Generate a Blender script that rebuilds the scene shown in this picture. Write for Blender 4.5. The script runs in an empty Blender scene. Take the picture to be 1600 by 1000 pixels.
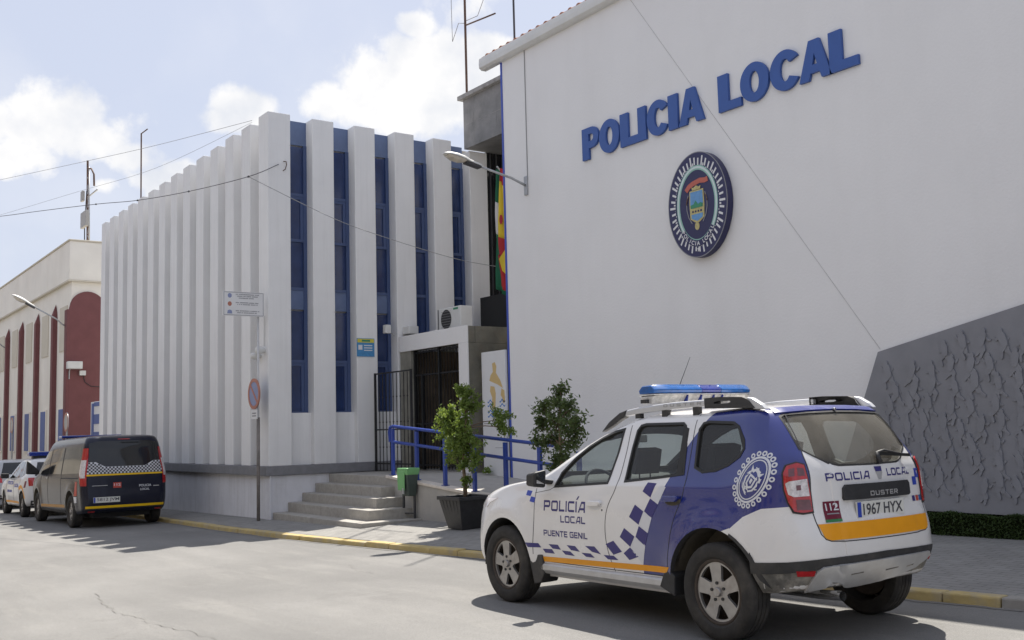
import bpy, bmesh, math, random
from math import sin, cos, pi, radians, sqrt, atan2
from mathutils import Vector, Matrix
from mathutils.bvhtree import BVHTree
from mathutils.geometry import delaunay_2d_cdt
random.seed(7)
scene = bpy.context.scene
COL = scene.collection

# ------------------------------------------------------------------ camera, sky, sun, exposure
CAMF, PIT, ROL, YAW, CAMH = 1631.14, 0.103835, -0.027104, 0.953928, 1.54677
def cam_axes():
    f = Vector((-sin(YAW)*cos(PIT), cos(YAW)*cos(PIT), sin(PIT)))
    r = Vector((cos(YAW), sin(YAW), 0)); u = r.cross(f)
    return cos(ROL)*r + sin(ROL)*u, -sin(ROL)*r + cos(ROL)*u, f
CR, CU, CF = cam_axes()
cam = bpy.data.cameras.new('camera'); camo = bpy.data.objects.new('camera', cam); COL.objects.link(camo)
cam.sensor_width = 36; cam.lens = 36*CAMF/1600; cam.clip_start = .05; cam.clip_end = 3000
m = Matrix((CR, CU, -CF)).transposed().to_4x4(); m.translation = Vector((0, 0, CAMH)); camo.matrix_world = m
scene.camera = camo

SUN = Vector((-.375, .430, 1.0)).normalized()
sun_el = math.asin(SUN.z); sun_az = atan2(SUN.x, SUN.y)
sl = bpy.data.lights.new('sun', 'SUN'); sl.energy = 3.6; sl.angle = radians(.5); sl.color = (1, .945, .86)
so = bpy.data.objects.new('sun', sl); COL.objects.link(so); so.rotation_euler = SUN.to_track_quat('Z', 'Y').to_euler()

w = bpy.data.worlds.new('World'); scene.world = w; w.use_nodes = True
nt = w.node_tree; N = nt.nodes; L = nt.links
for n in list(N): N.remove(n)
def node(nt, t, **kw):
    n = nt.nodes.new(t)
    for k, v in kw.items():
        if k.startswith('i_'): n.inputs[int(k[2:])].default_value = v
        else: setattr(n, k, v)
    return n
out = node(nt, 'ShaderNodeOutputWorld'); bg = node(nt, 'ShaderNodeBackground'); bg.inputs[1].default_value = .15
sky = node(nt, 'ShaderNodeTexSky'); sky.sky_type = 'NISHITA'; sky.sun_disc = False
sky.sun_elevation = sun_el; sky.sun_rotation = sun_az % (2*pi); sky.dust_density = 2.2; sky.air_density = 1.0; sky.ozone_density = 1.6
tc = node(nt, 'ShaderNodeTexCoord')
def dirpx(x, y):
    return (CF + CR*((x-800)/CAMF) - CU*((y-500)/CAMF)).normalized()
CLOUDS = [((10, 200), .052), ((60, 185), .052), ((110, 190), .050), ((155, 215), .042), ((200, 245), .030), ((235, 285), .026), ((20, 240), .036), ((275, 270), .018), ((160, 290), .02), ((388, 172), .026), ((360, 185), .016),
          ((510, 160), .026), ((560, 165), .030), ((600, 120), .038), ((640, 95), .034), ((690, 120), .045), ((740, 140), .05), ((650, 170), .04), ((650, 40), .016), ((760, 90), .03),
          ((900, -260), .10), ((300, -420), .10), ((1500, -200), .3), ((-500, 250), .12), ((-900, 100), .2), ((1300, -900), .3)]
acc = None
sc_ = (1, 1, 1.5)
def vm(op, a, b):
    n = node(nt, 'ShaderNodeVectorMath', operation=op)
    for i, v in enumerate((a, b)):
        if isinstance(v, tuple): n.inputs[i].default_value = v
        else: L.new(v, n.inputs[i])
    return n
def mt(nt, op, a, b=None, clamp=False):
    n = nt.nodes.new('ShaderNodeMath'); n.operation = op; n.use_clamp = clamp
    for i, v in enumerate((a, b)):
        if v is None: continue
        if isinstance(v, (int, float)): n.inputs[i].default_value = v
        else: nt.links.new(v, n.inputs[i])
    return n.outputs[0]
n1 = node(nt, 'ShaderNodeTexNoise'); n1.inputs['Scale'].default_value = 11; n1.inputs['Detail'].default_value = 12; n1.inputs['Roughness'].default_value = .60
L.new(tc.outputs['Generated'], n1.inputs['Vector'])
sv = vm('MULTIPLY', tc.outputs['Generated'], sc_).outputs[0]
for (px, r) in CLOUDS:
    d = dirpx(*px); d = (d.x*sc_[0], d.y*sc_[1], d.z*sc_[2])
    dist = vm('DISTANCE', sv, d).outputs['Value']
    v = mt(nt, 'SUBTRACT', 1.0, mt(nt, 'DIVIDE', dist, r*1.35))
    acc = v if acc is None else mt(nt, 'MAXIMUM', acc, v)
acc = mt(nt, 'MAXIMUM', acc, -.6)
val = mt(nt, 'ADD', acc, mt(nt, 'MULTIPLY', mt(nt, 'SUBTRACT', n1.outputs['Fac'], .5), 2.9))
cr = node(nt, 'ShaderNodeValToRGB'); cr.color_ramp.elements[0].position = .0; cr.color_ramp.elements[1].position = .50
cr.color_ramp.elements[0].color = (0, 0, 0, 1); cr.color_ramp.elements[1].color = (1, 1, 1, 1); cr.color_ramp.interpolation = 'EASE'
L.new(val, cr.inputs[0])
n2 = node(nt, 'ShaderNodeTexNoise'); n2.inputs['Scale'].default_value = 4; n2.inputs['Detail'].default_value = 6
L.new(tc.outputs['Generated'], n2.inputs['Vector'])
thin = mt(nt, 'MULTIPLY', mt(nt, 'SUBTRACT', n2.outputs['Fac'], .46, True), 1.1, True)
mask = mt(nt, 'MAXIMUM', mt(nt, 'MULTIPLY', cr.outputs[0], .97), thin)
# inside a cloud: soft grey undersides
n3 = node(nt, 'ShaderNodeTexNoise'); n3.inputs['Scale'].default_value = 16; n3.inputs['Detail'].default_value = 7
L.new(tc.outputs['Generated'], n3.inputs['Vector'])
ccol = node(nt, 'ShaderNodeValToRGB')
CB = 3.15
ccol.color_ramp.elements[0].position = .32; ccol.color_ramp.elements[0].color = (CB*.74, CB*.77, CB*.84, 1)
ccol.color_ramp.elements[1].position = .58; ccol.color_ramp.elements[1].color = (CB, CB*.99, CB*.98, 1)
L.new(n3.outputs['Fac'], ccol.inputs[0])
mx = node(nt, 'ShaderNodeMix', data_type='RGBA')
hazec = node(nt, 'ShaderNodeMix', data_type='RGBA'); hazec.inputs[0].default_value = .92
L.new(sky.outputs[0], hazec.inputs[6]); hazec.inputs[7].default_value = (1.84, 1.97, 2.36, 1)
L.new(mask, mx.inputs[0]); L.new(hazec.outputs[2], mx.inputs[6]); L.new(ccol.outputs[0], mx.inputs[7])
L.new(mx.outputs[2], bg.inputs[0]); L.new(bg.outputs[0], out.inputs[0])
vs = scene.view_settings; vs.view_transform = 'Standard'; vs.look = 'None'; vs.gamma = 1; vs.exposure = 1.14; vs.use_curve_mapping = False
scene.cycles.max_bounces = 8; scene.cycles.transparent_max_bounces = 16
try: scene.cycles.use_denoising = True
except Exception: pass

# ------------------------------------------------------------------ helpers
def slope(x): return .015*(x + 6.6)

def tag(o, label=None, cat=None, group=None, kind=None):
    if label: o['label'] = label
    if cat: o['category'] = cat
    if group: o['group'] = group
    if kind: o['kind'] = kind
    return o
def empty(name, loc, label=None, cat=None, group=None, rz=0):
    o = bpy.data.objects.new(name, None); COL.objects.link(o); o.location = loc; o.rotation_euler = (0, 0, rz)
    o.empty_display_size = .2
    return tag(o, label, cat, group)
def finish(me, name, mat, parent=None, smooth=False, angle=None, bevel=0, world=False, loc=None):
    if mat is not None:
        for mm in (mat if isinstance(mat, (list, tuple)) else [mat]): me.materials.append(mm)
    o = bpy.data.objects.new(name, me); COL.objects.link(o)
    if smooth or angle:
        me.polygons.foreach_set('use_smooth', [True]*len(me.polygons))
        if angle: me.set_sharp_from_angle(angle=radians(angle))
    if parent: o.parent = parent
    if loc: o.location = loc
    if bevel:
        b = o.modifiers.new('bevel', 'BEVEL'); b.width = bevel; b.segments = 2; b.limit_method = 'ANGLE'; b.angle_limit = radians(40)
    return o
class MB:
    def __init__(s): s.v = []; s.f = []
    def add(s, vs, fs):
        k = len(s.v); s.v += [tuple(p) for p in vs]; s.f += [tuple(i+k for i in f) for f in fs]; return s
    def box(s, x0, x1, y0, y1, z0, z1):
        return s.add([(x0,y0,z0),(x1,y0,z0),(x1,y1,z0),(x0,y1,z0),(x0,y0,z1),(x1,y0,z1),(x1,y1,z1),(x0,y1,z1)],
                     [(0,3,2,1),(4,5,6,7),(0,1,5,4),(1,2,6,5),(2,3,7,6),(3,0,4,7)])
    def prism(s, poly, ax, a, b):
        """poly: 2-D points in the two other axes (x,y order kept); extruded along axis ax from a to b"""
        def P(q, t):
            return (t, q[0], q[1]) if ax == 0 else ((q[0], t, q[1]) if ax == 1 else (q[0], q[1], t))
        n = len(poly); vs = [P(q, a) for q in poly] + [P(q, b) for q in poly]
        fs = [tuple(range(n)), tuple(range(2*n-1, n-1, -1))] + [(i, i+n, (i+1) % n+n, (i+1) % n) for i in range(n)]
        return s.add(vs, fs)
    def hexa(s, b, t):
        """b, t: four bottom and four top points"""
        return s.add(list(b)+list(t), [(0,3,2,1),(4,5,6,7),(0,1,5,4),(1,2,6,5),(2,3,7,6),(3,0,4,7)])
    def tube(s, pts, r, seg=8, cap=True):
        pts = [Vector(p) for p in pts]; n = len(pts); rs = r if isinstance(r, (list, tuple)) else [r]*n
        ref = None; rings = []
        for i in range(n):
            d = (pts[min(i+1, n-1)] - pts[max(i-1, 0)]).normalized()
            if ref is None: ref = Vector((0, 0, 1)) if abs(d.z) < .9 else Vector((1, 0, 0))
            a = d.cross(ref).normalized(); b = a.cross(d).normalized(); ref = b
            rings.append([tuple(pts[i] + a*rs[i]*cos(2*pi*k/seg) + b*rs[i]*sin(2*pi*k/seg)) for k in range(seg)])
        vs = [p for rr in rings for p in rr]; fs = []
        for i in range(n-1):
            for k in range(seg):
                fs.append((i*seg+k, i*seg+(k+1) % seg, (i+1)*seg+(k+1) % seg, (i+1)*seg+k))
        if cap: fs += [tuple(range(seg-1, -1, -1)), tuple((n-1)*seg+k for k in range(seg))]
        return s.add(vs, fs)
    def bar(s, a, b, w, h=None):
        """rectangular bar from a to b"""
        h = h or w; a = Vector(a); b = Vector(b); d = (b-a).normalized()
        ref = Vector((0, 0, 1)) if abs(d.z) < .95 else Vector((0, 1, 0))
        x = d.cross(ref).normalized()*w/2; y = x.cross(d).normalized()*h/2
        return s.hexa([a-x-y, a+x-y, a+x+y, a-x+y], [b-x-y, b+x-y, b+x+y, b-x+y])
    def lathe(s, prof, seg=32, ax=2, c=(0, 0, 0), caps=False):
        """prof: (radius, height) pairs, turned about axis ax through c"""
        n = len(prof); vs = []
        for (r, h) in prof:
            for k in range(seg):
                a = 2*pi*k/seg; u, v = r*cos(a), r*sin(a)
                p = (u, v, h) if ax == 2 else ((u, h, v) if ax == 1 else (h, u, v))
                vs.append((p[0]+c[0], p[1]+c[1], p[2]+c[2]))
        fs = [(i*seg+k, i*seg+(k+1) % seg, (i+1)*seg+(k+1) % seg, (i+1)*seg+k) for i in range(n-1) for k in range(seg)]
        if caps: fs += [tuple(range(seg-1, -1, -1)), tuple((n-1)*seg+k for k in range(seg))]
        return s.add(vs, fs)
    def build(s, name, mat, parent=None, org=None, **kw):
        me = bpy.data.meshes.new(name)
        o = Vector(org) if org else (Vector(parent.location) if (parent and kw.pop('world', True)) else Vector((0, 0, 0)))
        kw.pop('world', None)
        me.from_pydata([(p[0]-o.x, p[1]-o.y, p[2]-o.z) for p in s.v], [], s.f)
        bm = bmesh.new(); bm.from_mesh(me); bmesh.ops.recalc_face_normals(bm, faces=bm.faces); bm.to_mesh(me); bm.free()
        ob = finish(me, name, mat, parent, **kw)
        if org and not parent: ob.location = org
        return ob
def copy_tree(o, parent=None):
    c = o.copy(); COL.objects.link(c); c.parent = parent
    for ch in list(o.children): copy_tree(ch, c)
    return c

_tc = {}
def text_tris(txt, size=1.0, bold=0.0, sx=1.0, spacing=1.0):
    """flat text as triangles: (verts2d, faces); baseline at 0, starts at 0"""
    cu = bpy.data.curves.new('t', 'FONT'); cu.body = txt; cu.size = size; cu.offset = bold; cu.space_character = spacing; cu.resolution_u = 4
    ob = bpy.data.objects.new('t', cu); COL.objects.link(ob)
    dg = bpy.context.evaluated_depsgraph_get(); me = bpy.data.meshes.new_from_object(ob.evaluated_get(dg))
    bm = bmesh.new(); bm.from_mesh(me); bmesh.ops.triangulate(bm, faces=bm.faces)
    vs = [(v.co.x*sx, v.co.y) for v in bm.verts]; fs = [tuple(v.index for v in f.verts) for f in bm.faces]
    bm.free(); bpy.data.objects.remove(ob); bpy.data.curves.remove(cu); bpy.data.meshes.remove(me)
    return vs, fs
def fit_text(txt, x0, x1, z0, z1, bold=0.0, spacing=1.0):
    """text stretched into the rectangle x0..x1, z0..z1"""
    vs, fs = text_tris(txt, 1.0, bold, 1, spacing)
    ax = min(v[0] for v in vs); bx = max(v[0] for v in vs); az = min(v[1] for v in vs); bz = max(v[1] for v in vs)
    return [(x0+(v[0]-ax)/(bx-ax)*(x1-x0), z0+(v[1]-az)/(bz-az)*(z1-z0)) for v in vs], fs
def circle(cx, cy, rx, ry=None, n=32, a0=0, rot=0):
    ry = ry or rx; o = []
    for k in range(n):
        a = a0+2*pi*k/n; u, v = rx*cos(a), ry*sin(a); o.append((cx+u*cos(rot)-v*sin(rot), cy+u*sin(rot)+v*cos(rot)))
    return o
def inside(p, loops):
    c = False
    for lp in loops:
        n = len(lp); j = n-1
        for i in range(n):
            a, b = lp[i], lp[j]
            if (a[1] > p[1]) != (b[1] > p[1]) and p[0] < (b[0]-a[0])*(p[1]-a[1])/(b[1]-a[1])+a[0]: c = not c
            j = i
    return c
def fill2d(loops, h=None):
    """triangulate loops (even-odd) with an inner grid of spacing h"""
    pts = []; edges = []
    for lp in loops:
        q = []
        for i in range(len(lp)):
            a, b = lp[i], lp[(i+1) % len(lp)]; d = math.dist(a, b); k = max(1, int(math.ceil(d/h))) if h else 1
            for t in range(k): q.append((a[0]+(b[0]-a[0])*t/k, a[1]+(b[1]-a[1])*t/k))
        s0 = len(pts); pts += q; edges += [(s0+i, s0+(i+1) % len(q)) for i in range(len(q))]
    nb = len(pts)
    if h:
        xs = [p[0] for p in pts]; ys = [p[1] for p in pts]
        nx = int((max(xs)-min(xs))/h); ny = int((max(ys)-min(ys))/h)
        for i in range(nx+1):
            for j in range(ny+1):
                p = (min(xs)+(i+.5)*h, min(ys)+(j+.5)*h)
                if inside(p, loops): pts.append(p)
    r = delaunay_2d_cdt([Vector(p) for p in pts], edges, [], 0, 1e-6)
    vs = [(v.x, v.y) for v in r[0]]; fs = []
    for f in r[2]:
        c = (sum(vs[i][0] for i in f)/len(f), sum(vs[i][1] for i in f)/len(f))
        if inside(c, loops): fs.append(tuple(f))
    return vs, fs
def solid_patch(name, tri, fn, mat, parent, thick=.003, smooth=True, angle=35):
    """tri: (verts2d, faces); fn(u, v, off) -> 3-D point or None at height off above the surface; closed sides of depth thick"""
    vs2, fs = tri; top = [fn(u, v, 0) for (u, v) in vs2]; bot = [fn(u, v, -thick) for (u, v) in vs2]
    fs = [f for f in fs if all(top[i] is not None for i in f)]
    from collections import Counter
    ec = Counter()
    for f in fs:
        for i in range(len(f)): ec[tuple(sorted((f[i], f[(i+1) % len(f)])))] += 1
    n = len(vs2); F = list(fs)
    for f in fs:
        for i in range(len(f)):
            a, b = f[i], f[(i+1) % len(f)]
            if ec[tuple(sorted((a, b)))] == 1: F.append((b, a, a+n, b+n))
    V = [tuple(p) if p is not None else (0, 0, 0) for p in top] + [tuple(p) if p is not None else (0, 0, 0) for p in bot]
    me = bpy.data.meshes.new(name); me.from_pydata(V, [], F)
    bm = bmesh.new(); bm.from_mesh(me); lo = [v for v in bm.verts if not v.link_faces]; bmesh.ops.delete(bm, geom=lo, context='VERTS')
    bmesh.ops.recalc_face_normals(bm, faces=bm.faces); bm.to_mesh(me); bm.free()
    return finish(me, name, mat, parent, angle=angle if smooth else None)

# ------------------------------------------------------------------ materials
def srgb(r, g, b):
    f = lambda c: c/12.92 if c <= .04045 else ((c+.055)/1.055)**2.4
    return (f(r/255), f(g/255), f(b/255))
def mat(name, col, rough=.6, metal=0.0, var=.08, scale=3.0, bump=0.0, bscale=60.0, coat=0.0, detail=6, dirt=None, dirts=1.0, dirtamt=.5, spec=.5, streak=None, emis=None):
    m = bpy.data.materials.new(name); m.use_nodes = True; nt = m.node_tree; b = nt.nodes['Principled BSDF']; L = nt.links
    b.inputs['Roughness'].default_value = rough; b.inputs['Metallic'].default_value = metal
    b.inputs['Coat Weight'].default_value = coat; b.inputs['Coat Roughness'].default_value = .04; b.inputs['Specular IOR Level'].default_value = spec
    tcn = nt.nodes.new('ShaderNodeTexCoord')
    nz = nt.nodes.new('ShaderNodeTexNoise'); nz.inputs['Scale'].default_value = scale; nz.inputs['Detail'].default_value = detail; nz.inputs['Roughness'].default_value = .6
    L.new(tcn.outputs['Object'], nz.inputs['Vector'])
    mxn = nt.nodes.new('ShaderNodeMix'); mxn.data_type = 'RGBA'
    c = col
    mxn.inputs[6].default_value = (c[0]*(1-var), c[1]*(1-var), c[2]*(1-var), 1); mxn.inputs[7].default_value = (min(1, c[0]*(1+var)), min(1, c[1]*(1+var)), min(1, c[2]*(1+var)), 1)
    mr = nt.nodes.new('ShaderNodeMapRange'); mr.inputs[1].default_value = .3; mr.inputs[2].default_value = .7; L.new(nz.outputs['Fac'], mr.inputs[0])
    L.new(mr.outputs[0], mxn.inputs[0]); last = mxn.outputs[2]
    if dirt:
        n2 = nt.nodes.new('ShaderNodeTexNoise'); n2.inputs['Scale'].default_value = dirts; n2.inputs['Detail'].default_value = 8; n2.inputs['Roughness'].default_value = .65
        if streak:
            mp = nt.nodes.new('ShaderNodeMapping'); mp.inputs['Scale'].default_value = streak; L.new(tcn.outputs['Object'], mp.inputs[0]); L.new(mp.outputs[0], n2.inputs['Vector'])
        else: L.new(tcn.outputs['Object'], n2.inputs['Vector'])
        m2 = nt.nodes.new('ShaderNodeMapRange'); m2.inputs[1].default_value = .48; m2.inputs[2].default_value = .75; m2.inputs[4].default_value = dirtamt; L.new(n2.outputs['Fac'], m2.inputs[0])
        x2 = nt.nodes.new('ShaderNodeMix'); x2.data_type = 'RGBA'; L.new(m2.outputs[0], x2.inputs[0]); L.new(last, x2.inputs[6]); x2.inputs[7].default_value = (*dirt, 1); last = x2.outputs[2]
    L.new(last, b.inputs['Base Color'])
    if bump:
        n3 = nt.nodes.new('ShaderNodeTexNoise'); n3.inputs['Scale'].default_value = bscale; n3.inputs['Detail'].default_value = 5; L.new(tcn.outputs['Object'], n3.inputs['Vector'])
        bp_ = nt.nodes.new('ShaderNodeBump'); bp_.inputs['Strength'].default_value = bump; bp_.inputs['Distance'].default_value = .02
        L.new(n3.outputs['Fac'], bp_.inputs['Height']); L.new(bp_.outputs[0], b.inputs['Normal'])
    if emis:
        b.inputs['Emission Color'].default_value = (*emis[0], 1); b.inputs['Emission Strength'].default_value = emis[1]
    m['last'] = 1
    return m
def glass(name, tint=(.55, .62, .6), refl=.06, rough=.02, painted_refl=0.0):
    m = bpy.data.materials.new(name); m.use_nodes = True; nt = m.node_tree; L = nt.links
    for n in list(nt.nodes): nt.nodes.remove(n)
    o = nt.nodes.new('ShaderNodeOutputMaterial'); mx = nt.nodes.new('ShaderNodeMixShader'); t = nt.nodes.new('ShaderNodeBsdfTransparent'); g = nt.nodes.new('ShaderNodeBsdfGlossy')
    t.inputs[0].default_value = (*tint, 1); g.inputs['Roughness'].default_value = rough
    fr = nt.nodes.new('ShaderNodeLayerWeight'); fr.inputs[0].default_value = .5
    L.new(mt(nt, 'ADD', .045, mt(nt, 'MULTIPLY', mt(nt, 'POWER', fr.outputs['Facing'], 4.5), .8), True), mx.inputs[0]); L.new(t.outputs[0], mx.inputs[1]); L.new(g.outputs[0], mx.inputs[2]); 
    if painted_refl:  # pale diffuse layer mixed in to stand for reflection on the glass
        df = nt.nodes.new('ShaderNodeBsdfDiffuse'); df.inputs[0].default_value = (.42, .39, .33, 1); m2 = nt.nodes.new('ShaderNodeMixShader')
        tcn = nt.nodes.new('ShaderNodeTexCoord'); nz = nt.nodes.new('ShaderNodeTexNoise'); nz.inputs['Scale'].default_value = 3; nz.inputs['Detail'].default_value = 6; L.new(tcn.outputs['Object'], nz.inputs['Vector'])
        L.new(mt(nt, 'MULTIPLY', nz.outputs['Fac'], painted_refl*2, True), m2.inputs[0]); L.new(mx.outputs[0], m2.inputs[1]); L.new(df.outputs[0], m2.inputs[2]); L.new(m2.outputs[0], o.inputs[0])
    else: L.new(mx.outputs[0], o.inputs[0])
    return m
M = {}
M['white_wall'] = mat('white_render', (.80, .79, .78), .85, var=.025, scale=.7, bump=.2, bscale=28, dirt=(.66, .645, .62), dirts=1.2, dirtamt=.22, streak=(.9, .9, .16), spec=.25)
M['fin_white'] = mat('fin_white_paint', (.80, .795, .785), .8, var=.03, scale=1.5, bump=.12, bscale=40, dirt=(.56, .55, .53), dirts=2.2, dirtamt=.22, streak=(4, 4, .22), spec=.25)
M['fin_top'] = mat('fin_cap_weathered', (.30, .29, .28), .9, var=.3, scale=6)
M['plinth'] = mat('plinth_whitewash', (.70, .70, .725), .9, var=.06, scale=2, bump=.3, bscale=18, dirt=(.46, .45, .44), dirts=2.0, dirtamt=.45, streak=(2.5, 2.5, .35), spec=.2)
M['ledge'] = mat('ledge_grey_stone', (.22, .22, .23), .85, var=.10, scale=8, bump=.15, spec=.3)
M['concrete'] = mat('concrete', (.40, .385, .36), .9, var=.12, scale=5, bump=.25, bscale=40, dirt=(.27, .25, .22), dirts=2.5, dirtamt=.5, spec=.25)
M['step'] = mat('step_terrazzo', (.38, .36, .325), .8, var=.12, scale=14, bump=.15, bscale=80, dirt=(.26, .24, .21), dirts=3, dirtamt=.5, spec=.3)
M['coping'] = mat('coping_stone', (.62, .57, .51), .8, var=.1, scale=9, bump=.1)
M['blue_metal'] = mat('blue_painted_metal', (.022, .055, .30), .4, var=.12, scale=8, spec=.5)
M['blue_trim'] = mat('blue_trim_paint', (.05, .09, .42), .5, var=.06)
M['win_blue'] = mat('window_blue_panel', (.115, .16, .285), .4, var=.1, scale=4, spec=.5)
M['win_frame'] = mat('window_blue_frame', (.062, .095, .205), .5, var=.05)
M['win_glass'] = mat('window_dark_blue_glass', (.019, .040, .125), .18, var=.25, scale=2.5, spec=.6)
M['letter_blue'] = mat('letter_blue_paint', (.034, .095, .33), .45, var=.05, scale=4)
M['letter_side'] = M['letter_blue']
M['navy'] = mat('navy_enamel', (.022, .022, .085), .4, var=.06)
M['rust'] = mat('rusty_iron', (.12, .07, .05), .8, var=.3, scale=20)
M['dark_metal'] = mat('dark_galvanised', (.07, .07, .075), .5, metal=.3, var=.15, scale=10)
M['black_iron'] = mat('black_iron', (.012, .012, .013), .5, var=.2)
M['galv'] = mat('galvanised_steel', (.42, .43, .44), .45, metal=.5, var=.12, scale=12)
M['white_plastic'] = mat('white_plastic', (.66, .66, .64), .5, var=.05, scale=4)
M['grey_plastic'] = mat('grey_plastic', (.32, .32, .32), .6, var=.06)
M['black_plastic'] = mat('black_plastic', (.028, .028, .030), .55, var=.25, scale=12, bump=.05)
M['stone_clad'] = mat('grey_slate_cladding', (.20, .195, .19), .6, var=.28, scale=2.6, bump=.1, dirt=(.33, .31, .28), dirts=2.2, dirtamt=.5)
M['green_stone'] = mat('green_marble_cladding', (.135, .13, .105), .4, var=.35, scale=3.0, dirt=(.22, .18, .13), dirts=4.0, dirtamt=.55, spec=.5)
M['dark_glass'] = mat('dark_glazing', (.012, .013, .015), .08, var=.3, spec=.6)
M['door_dark'] = mat('door_dark', (.07, .055, .042), .5, var=.4, scale=4)
M['terracotta'] = mat('terracotta_tile', (.34, .15, .09), .85, var=.3, scale=12, bump=.2)
M['cream'] = mat('cream_render', (.84, .80, .72), .9, var=.05, scale=1.0, bump=.15, dirt=(.66, .60, .50), dirts=.8, dirtamt=.25, streak=(1, 1, .2), spec=.2)
M['maroon'] = mat('maroon_paint', (.185, .075, .076), .8, var=.08, scale=3, bump=.15, spec=.3)
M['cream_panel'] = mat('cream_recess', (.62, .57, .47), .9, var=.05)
M['roller_blue'] = mat('blue_shutter', (.04, .09, .30), .5, var=.12, scale=5)
M['sign_white'] = mat('sign_white', (.72, .72, .72), .5, var=.03)
M['sign_red'] = mat('sign_red', (.42, .17, .12), .5, var=.08)
M['sign_blue'] = mat('sign_blue', (.24, .28, .45), .5, var=.05)
M['ink'] = mat('dark_ink', (.06, .06, .07), .6, var=.02)
M['ink_grey'] = mat('grey_ink', (.27, .27, .29), .6, var=.02)
M['relief'] = mat('relief_grey_paint', (.225, .228, .248), .5, var=.10, scale=2.5, bump=.10, bscale=60, dirt=(.25, .25, .26), dirts=1.5, dirtamt=.4, spec=.4)
M['soil'] = mat('soil', (.05, .035, .025), .95, var=.4, scale=20)
M['bark'] = mat('bark', (.17, .12, .08), .9, var=.25, scale=20, bump=.4)
M['bin_green'] = mat('bin_green_plastic', (.17, .40, .16), .45, var=.08)
M['lamp_glass'] = mat('lamp_lens', (.55, .50, .42), .15, var=.15, scale=12, spec=.7)
M['flag_green'] = mat('flag_green', (.01, .12, .055), .8, var=.1); M['flag_white'] = mat('flag_white', (.62, .6, .58), .8, var=.05)
M['flag_red'] = mat('flag_red', (.38, .02, .025), .8, var=.1); M['flag_yellow'] = mat('flag_yellow', (.62, .46, .03), .8, var=.1)
M['yellow_ochre'] = mat('ochre_print', (.62, .45, .20), .6, var=.05); M['water_blue'] = mat('blue_print', (.12, .25, .55), .6, var=.04)
M['poster_yellow'] = mat('yellow_print', (.62, .55, .06), .5, var=.04); M['poster_blue'] = mat('cyan_print', (.06, .25, .50), .5, var=.15, scale=20)
# ------------------------------------------------------------------ ground: road, pavement, kerb
KERB = [(-140, 6.95), (-60, 6.95), (-30, 6.95), (-22.6, 6.94), (-19.1, 6.88), (-16.5, 6.92), (-12.8, 7.20), (-11.2, 7.36), (-5.5, 7.93), (-4.73, 8.01), (0, 8.45), (8, 9.1), (40, 11)]
def kerb_y(x):
    for (a, ya), (b, yb) in zip(KERB, KERB[1:]):
        if a <= x <= b: return ya+(yb-ya)*(x-a)/(b-a)
    return KERB[0][1] if x < KERB[0][0] else KERB[-1][1]
def pav_z(x, y): return slope(x) + .078 + max(0, y-kerb_y(x)-.15)*.046

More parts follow.
